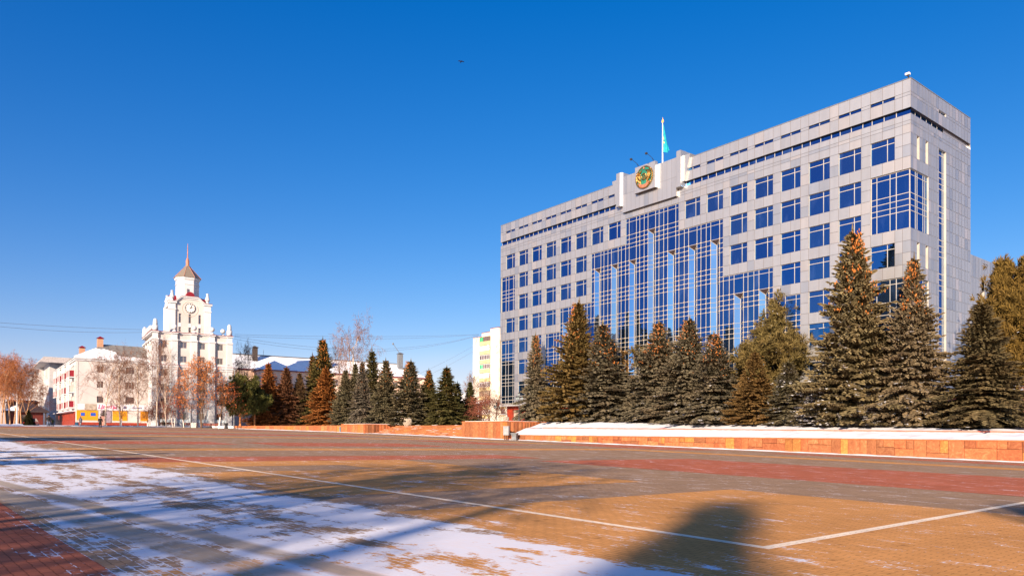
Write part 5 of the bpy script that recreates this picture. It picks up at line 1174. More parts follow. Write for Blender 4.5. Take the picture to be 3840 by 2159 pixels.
def pine(px, py, half, p, k, col, label, base=None, rot=0, grp='pines in the row behind the walls', snow=.0, H0=None, xy=None):
    q = q_at(px, p); x, y = xy or W2(p, q); zb_ = base if base is not None else (terr(q) if q < 70 else 1.62)
    H = z_at(x, y, py)-zb_; R = half/FPX*y; cr_, tm = PIN[k]; R0 = (3.7,4.3,3.7)[k]; Hm = (12.6,12.6,9.6)[k]
    e = empty('pine', (x,y,zb_-.05), rot, label, 'pine tree', grp, (R/R0,R/R0,H/Hm)); c = link('crown', cr_, e); c.color = (*col, snow); link('trunk', tm, e); return e
# right group, left to right
spruce(2008,1235,70,69,1,BLUEG,.15,True,'slender blue-grey spruce at the left end of the right row, before the corner glass', rot=1)
spruce(2078,1215,80,74,3,BLUEG,.1,True,'thin grey-green spruce tip half hidden left of the tall dark brown-green spruce', rot=2)
spruce(2157,1103,130,66,2,OLIVE,.0,True,'tall broad olive-brown spruce, first big one right of the tall podium', rot=.5)
spruce(2268,1186,135,67,3,BLUEG,.35,True,'blue-grey spruce with thin top and orange cones, right of the big olive-brown spruce', rot=3)
pine(2500,1112,150,76,0,(.12,.085,.022),'yellow-green pine with rounded top rising behind the blue spruces before the blue glass wall', rot=1)
pine(2395,1255,90,74,2,(.18,.10,.03),'small brownish pine between the thin-topped blue spruce and the yellow-green pine', rot=2.2)
spruce(2468,1180,150,68,4,BLUEG,.3,True,'broad silver-grey spruce just below the rounded yellow-green pine', rot=1.4)
spruce(2576,1165,140,66,0,BLUEG,.25,True,'silver-grey spruce with many orange cones, right of the rounded pine', rot=2.6)
spruce(2622,1180,60,72,3,BLUEG,.1,True,'narrow second leader of grey spruce with orange cones beside its wider neighbour', rot=4)
spruce(2678,1222,140,65,1,BLUEG,.5,True,'narrow-topped blue spruce with snowy lower boughs, left of the large orange-trunked pine', rot=.3)
pine(2917,1068,190,70,1,(.125,.095,.032),'large spreading pine with a visible orange trunk, in the middle of the right row', rot=.8, snow=.1)
spruce(2828,1290,105,64.5,2,BROWN,.1,False,'brownish low spruce in front of the large orange-trunked pine', rot=1.9)
spruce(2960,1330,110,65,4,GREYGREEN,.55,False,'dark grey-green low spruce with snow, right below the large pine', rot=2.2)
spruce(3213,806,190,64.6,2,(.15,.12,.06),.45,True,'tallest spruce of the right row, topped with bright orange cones', rot=2.9)
spruce(3086,1330,120,64.2,0,BLUEG,.75,False,'low blue spruce with snowy boughs at the left foot of the tallest spruce', rot=4.4)
spruce(3250,1400,70,63.8,4,(.19,.17,.16),1.0,False,'smallest spruce, heavy with snow, in front of the tallest spruce', rot=5)
spruce(3422,915,140,64.6,4,(.155,.12,.07),.5,True,'tall spruce with a patch of orange cones halfway, second tallest, near the office block corner', rot=.4)
spruce(3690,1090,175,64.6,1,(.125,.10,.05),.1,False,'broad dark spruce near the right edge, in front of the bushy pines', rot=1.2)
pine(3765,925,120,71,0,(.125,.08,.018),'left of the two bushy golden-green pines at the right edge', rot=2)
pine(3850,915,170,70,1,(.125,.08,.018),'right of the two bushy golden-green pines, cut by the right edge', rot=3)
# left group
pine(900,1410,62,62,2,(.10,.10,.025),'dark green pine right beside the clock tower building', rot=1, base=1.5, xy=(-55.9,151))
pine(955,1412,66,64,1,(.10,.10,.025),'dark green pine between the pine by the clock tower and the rust-brown spruce', rot=2, base=1.6, xy=(-54.3,155))
spruce(1008,1358,72,63,0,RUST,.0,False,'rust-brown spruce with orange narrow tip, leftmost of the left row', rot=.4, xy=(-52.96,160.0))
spruce(1066,1372,72,62,2,(.16,.07,.035),.1,False,'dark reddish-brown spruce with blunt top beside the rust-brown spruce', rot=1.3, xy=(-49.90,161.0))
spruce(1122,1396,62,64,4,(.15,.09,.045),.1,False,'low grey-brown spruce between the dark reddish-brown one and the tallest of the left row', rot=2.2, xy=(-47.21,163.0))
spruce(1209,1262,88,68,1,(.085,.07,.02),.0,True,'tallest spruce of the left row, dark green with orange cones at the tip', rot=.9)
spruce(1172,1322,62,69,3,(.10,.075,.025),.0,True,'left shoulder spruce leaning on the tallest of the left row', rot=2.7)
spruce(1216,1372,76,62.5,0,(.27,.10,.025),.0,False,'orange-brown spruce in front of the tallest of the left row', rot=3.8)
spruce(1291,1380,60,64,2,GREYGREEN,.1,False,'grey-green spruce right of the orange-brown spruce', rot=.2)
spruce(1330,1356,60,66,4,GREYGREEN,.1,False,'grey-green spruce with twin tips, below the left edge of the tall bare birch', rot=1.7)
spruce(1358,1350,55,64,1,(.14,.12,.09),.1,True,'grey-green spruce with orange cones directly below the tall bare birch', rot=2.9)
spruce(1397,1302,70,70,3,DKGREEN,.0,False,'dark narrow-topped spruce standing above its grey-green neighbours, right of the tall bare birch', rot=4)
spruce(1448,1340,75,64,0,GREYGREEN,.2,True,'grey-green spruce above the low podium, left of the stone urn', rot=.7)
spruce(1530,1342,98,66,2,GREYGREEN,.4,True,'broad grey-green spruce behind the stone urn and lantern, with two tips', rot=1.1, base=1.6)
spruce(1607,1378,68,70,4,(.085,.075,.025),.0,True,'dark green spruce with orange tip, just right of the broad one behind the urn', rot=2, base=1.6)
spruce(1676,1367,85,68,1,(.08,.075,.025),.0,True,'dark green spruce in the middle of the walkway gap above the steps', rot=2.8, base=1.6)
spruce(1718,1426,52,72,3,DKGREEN,.1,False,'short dark spruce between two taller ones above the right end of the steps', rot=3.6, base=1.6)
spruce(1762,1422,50,74,0,(.085,.085,.03),.0,False,'narrow green spruce just left of the cream apartment block', rot=4.6, base=1.6)
# far left evergreen
spruce(96,1552,26,0,4,(.045,.05,.02),.0,False,'small dark spruce at far left beside the white lamp post', xy=(-80,121.5), base=.9, grp=None)
# ---- bare trees
OBARK = mat('orange_bark', (.42,.22,.11), .85, .2, 3)
BO = bare_mesh(4, 12, .5, .4, 5, .02, twigm=TWIGO, birch=False, wash=.9)
BO[0].materials[0] = OBARK
B1 = bare_mesh(1, 12, .55, .55, 5, .016); B2 = bare_mesh(2, 12, .45, .35, 5, .016); B3 = bare_mesh(5, 12, .6, .8, 5, .014)
S1 = bare_mesh(6, 5, .75, .1, 4, .014, trunks=4, birch=False, wash=0, twigm=TWIGR, first=.1); S2 = bare_mesh(9, 6, .7, .1, 4, .015, trunks=2, birch=False, wash=.9, first=.2)
O1 = bare_mesh(12, 12, .6, .1, 5, .016, trunks=2, birch=False, leaves=1, wash=1.3, first=.2); O2 = bare_mesh(15, 8, .6, .1, 4, .016, trunks=1, birch=False, leaves=1, wash=1.2, first=.25)
def bare(kind, Hm, px, py, D, label, zb_=None, half=None, rot=0, col=None, grp=None, cat='tree', name='birch'):
    x = D*ray(px,1600)[0]/ray(px,1600)[1]; y = D
    if zb_ is None: zb_ = min(gpl(x,y), 1.6)
    s = (z_at(x,y,py)-zb_)/Hm; sx = s if half is None else half
    e = empty(name, (x,y,zb_), rot, label, cat, grp, (sx,sx,s)); link('trunk', kind[0], e); link('crown', kind[1], e)
    if kind[2]: c = link('leaves', kind[2], e); c.color = (*(col or (.5,.15,.03)),0); tag(c, kind='stuff')
    return e
bare(B3,12.2,393,1362,140,'tall thin drooping birch before the white corner building, first from the left', grp='birches before the white buildings', half=.8)
bare(B1,12.2,452,1372,141,'drooping birch before the yellow shop panels, in line with the white building hip roof', grp='birches before the white buildings', rot=2, half=.75)
bare(B3,12.2,517,1360,142,'drooping birch where the white corner building meets the clock tower building', grp='birches before the white buildings', rot=4, half=.75)
bare(B2,12.2,586,1340,143,'slender birch before the left pilaster of the clock tower building', grp='birches before the white buildings', rot=1, half=.6)
bare(B2,12.2,624,1430,142,'short thin birch left of the orange-leaved tree', grp='birches before the white buildings', rot=3, half=.45)
bare(S2,6.3,455,1500,140,'low twin-stemmed bare tree with whitewashed stems before the pale shop wall', name='bare_tree', rot=1)
bare(S1,5.3,604,1515,146,'reddish bare shrub before the foot of the clock tower building', name='shrub', cat='shrub', half=1.0)
bare(S1,5.3,560,1540,147,'smaller reddish shrub left of the clock tower building entrance bay', name='shrub', cat='shrub', half=.7, rot=2)
bare(S2,6.3,650,1470,144,'dark bare small tree between the thin birch and the globe lamps', name='bare_tree', rot=3, half=.8)
bare(O1,12.5,755,1392,141,'large tree with dry orange leaves before the clock tower building', name='leafy_tree', rot=1.2, col=(.55,.17,.03), half=.78)
bare(O2,8.4,820,1455,143,'smaller tree with rusty dry leaves right of the large orange-leaved tree', name='leafy_tree', rot=2, col=(.40,.10,.03), half=1.0)
bare(O2,8.4,690,1500,145,'low tree with a few dark red leaves, left of the large orange-leaved tree', name='leafy_tree', rot=5, col=(.32,.05,.03), half=.7)
bare(B2,12.2,918,1352,178,'slender birch with bare top rising behind the dark green pines', name='birch', rot=1.5, zb_=1.6, half=.5)
bare(B2,12.2,905,1400,179,'short birch left of the slender one behind the dark green pines', name='birch', rot=3.5, zb_=1.6, half=.5)
bare(B1,12.2,1330,1268,158,'tall bare birch with a wide reddish crown above the left row of spruces', name='birch', rot=.5, zb_=1.6, half=.85)
bare(B1,12.2,1270,1330,166,'lower bare birch left of the tall wide-crowned one', name='birch', rot=2.5, zb_=1.6, half=.5)
bare(S1,5.3,1845,1478,128,'large reddish bare bush left of the office block corner', name='shrub', cat='shrub', zb_=1.6, half=1.5)
bare(S1,5.3,1800,1496,133,'reddish bare bush behind the lantern, nearest to the narrow green spruce', name='shrub', cat='shrub', zb_=1.6, half=1.3, rot=2)
bare(B3,12.2,1828,1430,170,'thin bare tree before the cream apartment block balconies', name='bare_tree', zb_=1.6, half=.5, rot=1)
bare(B2,12.2,1775,1440,172,'thin bare tree before the blank left wall of the cream apartment block', name='bare_tree', zb_=1.6, half=.5, rot=4)
FL = [(6,1400,112,BO),(22,1408,118,BO),(38,1390,113,BO),(52,1420,120,BO),(68,1412,115,BO),(80,1436,122,BO),(94,1475,126,BO),(-14,1395,116,BO),(-2,1440,108,BO)]
wh = ['leftmost in view','second from the left edge','third from the left edge','fourth from the left edge, left of the lamp post','just behind the white lamp post','right of the white lamp post','rightmost, against the grey building','cut by the left edge','short one cut by the left edge']
for (px,py,D,kd), t_ in zip(FL, wh): bare(kd,12.2,px,py,D,'bare tree of the far-left clump, '+t_, name='bare_tree', rot=px*.3, half=.55, grp='bare trees in the far-left clump')
# ================================================================== street furniture
def gat(px, D, mx=1.6): x = D*ray(px,1600)[0]/ray(px,1600)[1]; return Vector((x, D, min(gpl(x,D), mx)))
def mast(p, H, heads, lb, col=WHITEF, arm=.05):
    e = empty('street_lamp', p, 0, lb, 'street lamp'); mb = MB(); mb.tube([(0,0,-.2),(0,0,H*.35),(0,0,H)], [.15,.11,.07], 8); mb.build('post', col, e)
    for dx,dy,dz,l in heads:
        mb = MB(); mb.tube([(0,0,H-.3),(dx*.35,dy*.35,H+dz*.55),(dx,dy,H+dz)], [.05,.04,.035], 5); mb.build('arm', col, e)
        d = Vector((dx,dy,.12)).normalized(); a = Vector((dx,dy,H+dz)); mb = MB(); mb.tube([a-d*.1,a+d*.15,a+d*l*.7,a+d*l], [.06,.14,.17,.07], 8); mb.build('lamp_head', GREYL, e)
    return e
mast(gat(63,118,1.3)+Vector((0,0,0)), 7.6, [(-1.7,0,.5,.7),(2.0,0,.65,.6)], 'tall white street lamp post with two arms in the far-left tree clump')
mast(gat(877,150), 12.0, [(-1.1,.3,.95,.6),(-.1,.8,.9,.35),(1.2,.4,1.2,.75),(2.3,-.3,1.0,.75)], 'tall street lamp with four arms beside the right edge of the clock tower building', GREYL)
def lantern(name, loc, H, lb, s=1.0):
    e = empty(name, loc, .3, lb, 'street lantern', None, (s,s,s)); mb = MB(); mb.lathe([(.17,-.3),(.17,.35),(.13,.55),(.07,.75),(.055,H-.4),(.03,H)], (0,0,0), 8)
    for a in (0,2.09,4.19):
        mb.tube([(0,0,H-.75),(.28*cos(a),.28*sin(a),H-.9),(.48*cos(a),.48*sin(a),H-.7),(.48*cos(a),.48*sin(a),H-.55)], .025, 5)
    mb.build('post', BLACKM, e)
    for x,y,z in [(.48*cos(a),.48*sin(a),H-.55) for a in (0,2.09,4.19)]+[(0,0,H)]:
        mb = MB(); mb.lathe([(.03,-.02),(.10,.04),(.17,.36),(.17,.38)], (x,y,z), 6); l = mb.build('lamp_glass', mat_lg, e)
        mb = MB(); mb.lathe([(.21,.38),(.10,.52),(.03,.56),(.02,.66)], (x,y,z), 6)
        for k in range(6): t = 2*pi*k/6; mb.tube([(x+.10*cos(t),y+.10*sin(t),z+.03),(x+.175*cos(t),y+.175*sin(t),z+.38)], .012, 3)
        mb.build('lamp_cap', BLACKM, e)
mat_lg = mat('lantern_glass', (.30,.36,.36), .15, .1, spec=.6)
q = q_at(1511,65.5); v = W2(65.5,q); lantern('street_lantern', (v.x,v.y,1.6), 3.75, 'black lantern post beside the stone urn at the left end of the steps')
v = gat(1862,128); lantern('street_lantern', (v.x,v.y,1.75), 3.45, 'black lantern post before the reddish bush, left of the office block')
q = q_at(1946,64); v = W2(64,q); lantern('street_lantern', (v.x,v.y,1.9), 3.9, 'black lantern post on the podium before the red granite ground floor', 1.0)
for px,lb in ((689,'left of the two black lamp posts with white globes before the clock tower'),(718,'right of the two black lamp posts with white globes before the clock tower')):
    e = empty('globe_lamp', gat(px,147), 0, lb, 'street lamp', 'globe lamps before the clock tower building'); mb = MB(); mb.lathe([(.2,0),(.2,.5),(.07,.9),(.05,4.3)], (0,0,0), 8)
    for k in range(4): a = k*1.57+.5; mb.tube([(0,0,3.9),(.45*cos(a),.45*sin(a),3.8),(.5*cos(a),.5*sin(a),4.2)], .03, 4)
    mb.build('post', BLACKM, e)
    for k in range(4): a = k*1.57+.5; mb = MB(); mb.ball((.5*cos(a),.5*sin(a),4.42), .24, n=10, rings=6); mb.build('globe', WHITEF, e, True)
# urns built of pebbles
PEB = mat('white_pebbles', (.48,.41,.33), .8, .1, 6)
def urn(loc, R, H, lb, bulb):
    e = empty('stone_urn', loc, 0, lb, 'flower urn'); mb = MB(); prof = [(R*.62,0),(R*.9,H*.2),(R,H*.45),(R*.93,H*.7),(R*.7,H*.93),(R*.62,H)]
    mb.lathe([(r_*.94,z) for r_,z in prof[:4 if not bulb else 6]], (0,0,0), 20); mb.build('core', mat('urn_core', (.35,.28,.22), .9), e)
    mb = MB(); r = random.Random(3); n = 520
    for i in range(n):
        u = r.random()*(.62 if not bulb else .92); z = H*u; k = u
        rr = np.interp(u, [0,.2,.45,.7,.93,1], [R*.62,R*.9,R,R*.93,R*.7,R*.62]); a = r.uniform(0,2*pi); s = r.uniform(.035,.07)
        mb.ball((rr*cos(a),rr*sin(a),z), s, n=5, rings=3)
    mb.build('pebbles', PEB, e)
    mb = MB()
    if not bulb:
        for k in range(24): t = 2*pi*k/24; mb.tube([(R*.96*cos(t),R*.96*sin(t),H*.55),(R*.66*cos(t),R*.66*sin(t),H)], .014, 3)
    mb.tube([(R*.64*cos(t*.2618),R*.64*sin(t*.2618),H) for t in range(25)], .05, 6); mb.lathe([(R*.6,H*.75),(R*.6,H*.76)], (0,0,0), 16); mb.build('rim', GREYL, e)
q = q_at(1529,64.0); v = W2(64.0,q); urn((v.x,v.y,1.62), .78, 1.35, 'round pebble-covered urn at the top left of the steps', True)
q = q_at(1887,58.3); v = W2(58.3,q); urn((v.x,v.y,1.80), .78, 1.12, 'squat pebble urn with bare wire upper part on the tall podium', False)
# cabinet, bins
def on_q(px, p): v = W2(p, q_at(px,p)); return Vector((v.x,v.y,gpl(v.x,v.y)))
e = empty('electrical_cabinet', on_q(1899,56.0), radians(-20), 'grey electrical cabinet on thin legs against the tall podium', 'cabinet')
mb = MB(); mb.box(-.38,-.2,.62,.38,.25,1.78); mb.box(-.42,-.24,1.78,.42,.29,1.84); mb.box(-.33,-.225,.68,.33,-.201,1.72); mb.build('housing', GREYL, e); mb = MB()
for x in (-.28,-.05,.2): mb.box(x-.05,-.05,-.05,x+.05,.12,.62)
mb.build('legs', mat('rusty_legs', (.16,.06,.03), .8), e)
e = empty('litter_bin', on_q(1930,55.9), radians(-20), 'square grey litter bin with flared rim beside the electrical cabinet', 'bin')
mb = MB(); mb.prism([(-.4,-.4),(.4,-.4),(.4,.4),(-.4,.4)], 0, .12, top=[(-.4,-.4),(.4,-.4),(.4,.4),(-.4,.4)]); mb.prism([(-.36,-.36),(.36,-.36),(.36,.36),(-.36,.36)], .12, .42, top=[(-.30,-.30),(.30,-.30),(.30,.30),(-.30,.30)]); mb.prism([(-.30,-.30),(.30,-.30),(.30,.30),(-.30,.30)], .42, .85, top=[(-.38,-.38),(.38,-.38),(.38,.38),(-.38,.38)]); mb.prism([(-.45,-.45),(.45,-.45),(.45,.45),(-.45,.45)], .85, .95); mb.build('body', GREYM, e)
mb = MB(); mb.box(-.32,-.32,.95,.32,.32,.97); mb.build('opening', BLACKM, e)
e = empty('litter_bin', on_q(1276,57.0), 0, 'small round grey litter bin at the left corner of the low podium', 'bin')
mb = MB(); mb.lathe([(.17,0),(.2,.05),(.2,.85),(.26,.88),(.26,.98),(.22,.99)], (0,0,0), 12); mb.build('body', GREYM, e); mb = MB(); mb.lathe([(.19,.99),(.19,1.0)], (0,0,0), 12); mb.build('opening', BLACKM, e)
e = empty('litter_bin', gat(848,146), 0, 'black round litter bin before the right corner of the clock tower building', 'bin')
mb = MB(); mb.lathe([(.32,0),(.36,.1),(.36,.3),(.26,.6),(.42,1.0),(.42,1.1)], (0,0,0), 12); mb.build('body', BLACKM, e)
BENCHW = mat('bench_slats', (.20,.05,.03), .7)
def bench(px, D, lb):
    e = empty('bench', gat(px,D), radians(20), lb, 'bench', 'benches before the clock tower building'); mb = MB()
    for k in range(4): mb.box(-.95,-.25+.13*k,.42,.95,-.14+.13*k,.46)
    mb.build('seat', BENCHW, e); mb = MB()
    for k in range(4): mb.box(-.95,.28+.02*k,.52+.11*k,.95,.31+.02*k,.61+.11*k)
    mb.build('backrest', BENCHW, e)
    for x in (-.8,.8): mb = MB(); mb.box(x-.04,-.28,0,x+.04,-.2,.42); mb.box(x-.04,.2,0,x+.04,.28,.95); mb.box(x-.04,-.28,.36,x+.04,.28,.419); mb.build('leg', BLACKM, e)
bench(614,147,'bench with a dark seated person, leftmost before the clock tower'); bench(634,147.5,'empty bench next to the thin short birch'); bench(705,147.5,'empty bench under the two globe lamps'); bench(775,147.5,'empty bench just right of the large orange-leaved tree'); bench(806,148,'rightmost bench before the clock tower, near the smaller rusty tree')
e = empty('concrete_planter', gat(729,147), 0, 'pale low concrete planter right of the globe lamps', 'planter'); mb = MB(); mb.prism([(-.5,-.4),(.5,-.4),(.5,.4),(-.5,.4)], 0, 1.0, top=[(-.6,-.5),(.6,-.5),(.6,.5),(-.6,.5)]); mb.build('body', PINKW, e)
# bust monument
e = empty('bust_monument', gat(388,143.5), radians(25), 'dark bust on a pinkish granite pedestal before the yellow shop front', 'monument')
mb = MB(); mb.box(-.6,-.5,0,.6,.5,.2); mb.box(-.45,-.4,.2,.45,.4,1.65); mb.box(-.55,-.48,1.65,.55,.48,1.78); mb.build('pedestal', mat('pink_granite', (.45,.22,.17), .5, .2, 5), e)
mb = MB(); mb.lathe([(.25,0),(.3,.1),(.55,.3),(.62,.45),(.45,.62),(.16,.72),(.14,.8)], (0,0,1.78), 14, sy=.6); mb.ball((0,-.03,2.78), .21, n=12, rings=8, sz=1.25); mb.tube([(0,-.2,2.80),(0,-.26,2.72)], [.03,.045], 5); mb.build('bust', mat('dark_bronze', (.05,.035,.03), .4), e, True)
# ---- people
SKIN = mat('skin', (.50,.26,.18), .6, .03)
def person(loc, rz, H, pants, coat, hat, lb, pose='stand', coat_len=.62, boots=None, bag=None, scale=1):
    e = empty('person', loc, rz, lb, 'person', None, (scale*H/1.75,)*3); st = .12 if pose == 'stand' else .3
    if pose == 'sit': J = {'pel':(0,0,.52),'lk':(-.11,-.42,.50),'rk':(.11,-.42,.50),'la':(-.12,-.44,.09),'ra':(.13,-.40,.09),'lt':(-.12,-.58,.03),'rt':(.13,-.54,.03),'ch':(0,-.03,.95),'nk':(0,-.02,1.10),'hd':(0,-.06,1.22),'top':(0,-.05,1.34),'ls':(-.19,0,1.02),'rs':(.19,0,1.02),'le':(-.27,-.08,.76),'re':(.27,-.08,.76),'lh':(-.14,-.3,.62),'rh':(.14,-.3,.62)}
    else: J = {'pel':(0,0,.95),'lk':(-.10,-.10,.52),'rk':(.10,.02,.52),'la':(-.10,-.02,.09),'ra':(.11,.16,.12),'lt':(-.11,-.15,.03),'rt':(.12,.05,.04),'ch':(0,0,1.30),'nk':(0,.0,1.48),'hd':(0,-.02,1.59),'top':(0,-.02,1.71),'ls':(-.20,0,1.40),'rs':(.20,0,1.40),'le':(-.29,.04,1.13),'re':(.29,-.03,1.13),'lh':(-.30,-.06,.88),'rh':(.30,.04,.88)}
    R_ = {'pel':.10,'lk':.075,'rk':.075,'la':.05,'ra':.05,'lt':.04,'rt':.04,'ch':.11,'nk':.06,'hd':.095,'top':.075,'ls':.07,'rs':.07,'le':.05,'re':.05,'lh':.04,'rh':.04}
    E_ = [('pel','lk'),('lk','la'),('la','lt'),('pel','rk'),('rk','ra'),('ra','rt'),('pel','ch'),('ch','nk'),('nk','hd'),('hd','top'),('ch','ls'),('ls','le'),('le','lh'),('ch','rs'),('rs','re'),('re','rh')]
    ks = list(J); me = bpy.data.meshes.new('body'); me.from_pydata([J[k] for k in ks], [(ks.index(a),ks.index(b)) for a,b in E_], [])
    o = link('body', me, e); me.materials.append(SKIN)
    sk = o.modifiers.new('skin','SKIN'); lay = me.skin_vertices[0] if me.skin_vertices else None
    if lay is None: bpy.context.view_layer.objects.active = o; bpy.ops.mesh.customdata_skin_add(); lay = me.skin_vertices[0]
    for i,k in enumerate(ks): lay.data[i].radius = (R_[k],)*2; lay.data[i].use_root = k == 'pel'
    ss = o.modifiers.new('sub','SUBSURF'); ss.levels = 1; ss.render_levels = 1
    # hands: palm with fingers and a thumb
    mb = MB()
    for s_,k in ((-1,'lh'),(1,'rh')):
        h = Vector(J[k]); mb.ball(h-Vector((0,0,.045)), .038, n=6, rings=5, sz=1.3)
        for i in range(4): b = h+Vector((0,-.03+.02*i,-.08)); mb.tube([b,b+Vector((-s_*.008,0,-.035)),b+Vector((-s_*.025,0,-.06-.008*(1 if i in (1,2) else 0)))], [.010,.009,.006], 5)
        mb.tube([h+Vector((-s_*.01,-.035,-.03)),h+Vector((-s_*.02,-.055,-.06)),h+Vector((-s_*.025,-.05,-.085))], [.012,.010,.007], 5)
    # nose and ears
    hd = Vector(J['hd']); mb.tube([hd+Vector((0,-.085,.03)),hd+Vector((0,-.125,-.01))], [.012,.02], 5)
    for s_ in (-1,1): mb.ball(hd+Vector((s_*.095,0,.01)), .022, n=5, rings=4)
    mb.build('hands_and_face', SKIN, e, True)
    # clothing over the body
    def limb(mb, pts, rad, n=8): mb.tube([J[a] if isinstance(a,str) else a for a in pts], rad, n)
    mb = MB()
    if pose == 'sit': limb(mb, ['pel','lk','la'], [.13,.10,.07]); limb(mb, ['pel','rk','ra'], [.13,.10,.07])
    else:
        limb(mb, [(-.08,0,.92),'lk','la'], [.125,.095,.07]); limb(mb, [(.08,0,.92),'rk','ra'], [.125,.095,.07])
    mb.build('trousers', pants, e, True)
    mb = MB(); c = Vector(J['ch']); pz = J['pel'][2]; py = J['ch'][1]
    lo = pz-(.95-coat_len if pose != 'sit' else .02)
    mb.lathe([(.235,lo),(.215,(lo+pz)/2),(.20,pz),(.185,pz+.13),(.215,c.z),(.225,c.z+.06),(.16,c.z+.14),(.085,c.z+.19)], (0,py,0), 14, sy=.72)
    limb(mb, ['ls','le',tuple(Vector(J['lh'])+Vector((0,0,.03)))], [.085,.07,.055]); limb(mb, ['rs','re',tuple(Vector(J['rh'])+Vector((0,0,.03)))], [.085,.07,.055]); mb.build('coat', coat, e, True)
    mb = MB(); mb.lathe([(.118,-.02),(.125,.05),(.11,.12),(.06,.165),(.01,.175)], (0,J['hd'][1]+.015,J['hd'][2]), 12); mb.build('hat', hat, e, True)
    mb = MB()
    for a,t in (('la','lt'),('ra','rt')): A_ = Vector(J[a]); T_ = Vector(J[t]); mb.tube([A_+Vector((0,.03,.16)),A_+Vector((0,.02,-.02))], [.075,.07], 7); mb.tube([A_+Vector((0,.05,-.045)),T_+Vector((0,-.03,.0))], [.055,.045], 7)
    mb.build('boots', boots or BLACKM, e, True)
    return e
def cl(n, c): return mat(n, c, .9, .15, 8)
K1, K2, K3, K4 = cl('black_wool',(.012,.011,.012)), cl('pale_patterned_jacket',(.45,.43,.40)), cl('blue_jeans',(.10,.13,.20)), cl('olive_jacket',(.07,.09,.03))
v = on_ground(376,1620.5); person(v, 3.4, 1.72, K1, K1, K1, 'person in a long black coat walking away before the bust', coat_len=.45)
v = on_ground(302,1616.5); pe = person(v, 1.2, 1.66, cl('pale_trousers',(.40,.36,.34)), K2, cl('light_hat',(.45,.38,.32)), 'person in a pale patterned jacket and pink boots with a large bag', boots=cl('pink_boots',(.65,.05,.12)), coat_len=.75)
bg_ = empty('carrier_bag', v+Vector((-.55,-.15,0)), .3, 'large dark teal bag held by the person in the pale jacket', 'bag'); mb = MB(); mb.prism([(-.28,-.12),(.28,-.12),(.28,.12),(-.28,.12)], .12, .66, top=[(-.24,-.09),(.24,-.09),(.24,.09),(-.24,.09)]); mb.build('body', cl('teal_bag',(.02,.07,.13)), bg_); mb = MB(); mb.tube([(-.15,0,.64),(-.05,0,.86),(.1,0,.86),(.18,0,.64)], .015, 4); mb.build('handle', K1, bg_)
v = on_ground(183,1619); person(v, .4, 1.76, K3, K1, K1, 'person in a black jacket and jeans walking with a child at far left', coat_len=.8)
v = on_ground(197,1619); person(v, .2, 1.25, K1, K4, cl('orange_hat',(.45,.18,.08)), 'child in an olive jacket beside the person in jeans', coat_len=.8, boots=cl('light_boots',(.6,.5,.45)))
v = gat(614,146.9); person(v+Vector((0,0,-.05)), .35, 1.7, K1, K1, K1, 'person in dark clothes sitting on the leftmost bench', pose='sit')
# ---- car by the far-left trees
v = gat(118,124,1.3); e = empty('parked_car', (v.x,v.y,.95), radians(25), 'dark blue parked car seen from behind beside the small dark spruce', 'car')
prof = [(-2.1,.35),(-2.15,.75),(-2.0,.95),(-1.75,1.0),(-1.35,1.42),(.3,1.46),(1.05,1.0),(2.0,.86),(2.15,.55),(2.1,.32)]
mb = MB(); b = len(mb.v)
for s_ in (-.82,.82):
    for y,z in prof: mb.v.append((s_*(1 if z < 1.1 else .82), y, z))
k = len(prof); mb.f += [tuple(range(k)), tuple(k+i for i in reversed(range(k)))]+[(i,(i+1)%k,k+(i+1)%k,k+i) for i in range(k)]; mb.m += [0]*(k+2); mb.c += [None]*(k+2)
mb.build('body', mat('dark_blue_paint', (.01,.02,.07), .3, .05, coat=.5), e)
for x in (-.75,.75):
    mb = MB(); mb.box(x-.12,-2.2,.62,x+.12,-2.05,.82); mb.build('tail_light', mat('red_lens', (.5,.01,.02), .3), e)
    for y in (-1.35,1.35):
        mb = MB(); b = len(mb.v); mb.tube([(x-.1,y,.32),(x+.1,y,.32)], .32, 14); w_ = mb.build('wheel', BLACKM, e); mb = MB(); mb.tube([(x*1.01-.1,y,.32),(x*1.01+.1,y,.32)], .18, 10); mb.build('rim', GREYL, w_)
mb = MB(); mb.box(-.6,-1.62,1.05,.6,-1.55,1.33, 0, lambda x,y,z: (x, y+(z-1.05)*.85-.07, z)); mb.build('rear_window', BLACKM, e)
# ---- overhead cables
def cable(a, b, sag, lb, grp='overhead cables'):
    A_ = Vector(a); B_ = Vector(b); mb = MB(); mb.tube([A_.lerp(B_,t/24)-Vector((0,0,sag*4*(t/24)*(1-t/24))) for t in range(25)], .026, 4); return tag(mb.build('overhead_cable', GREYM), lb, 'cable', grp)
def pt(px, Y, D): r = ray(px,Y); return r*(D/r[1])
cable(pt(875,1266,162), pt(1792,1255,233), .6, 'highest cable between the clock tower and the apartment block roof'); cable(pt(875,1272,162), pt(1792,1256,233), 1.0, 'second highest cable between the clock tower and the apartment block roof')
cable(pt(875,1274,162), pt(1792,1258,233), 3.6, 'third cable between the clock tower and the apartment block, sagging deeply'); cable(pt(875,1283,162), pt(1790,1259,233), 3.9, 'lowest cable between the clock tower and the apartment block')
cable(pt(-60,1229,130), pt(525,1252,160), .2, 'upper cable crossing the sky left of the clock tower'); cable(pt(-60,1242,130), pt(530,1262,160), .5, 'lower cable crossing the sky left of the clock tower')
cable(pt(-60,1347,120), pt(150,1370,190), .2, 'cable meeting the grey building roof, upper of the far-left ones'); cable(pt(-60,1412,120), pt(125,1405,200), .9, 'cable meeting the grey building wall, lower of the far-left ones')
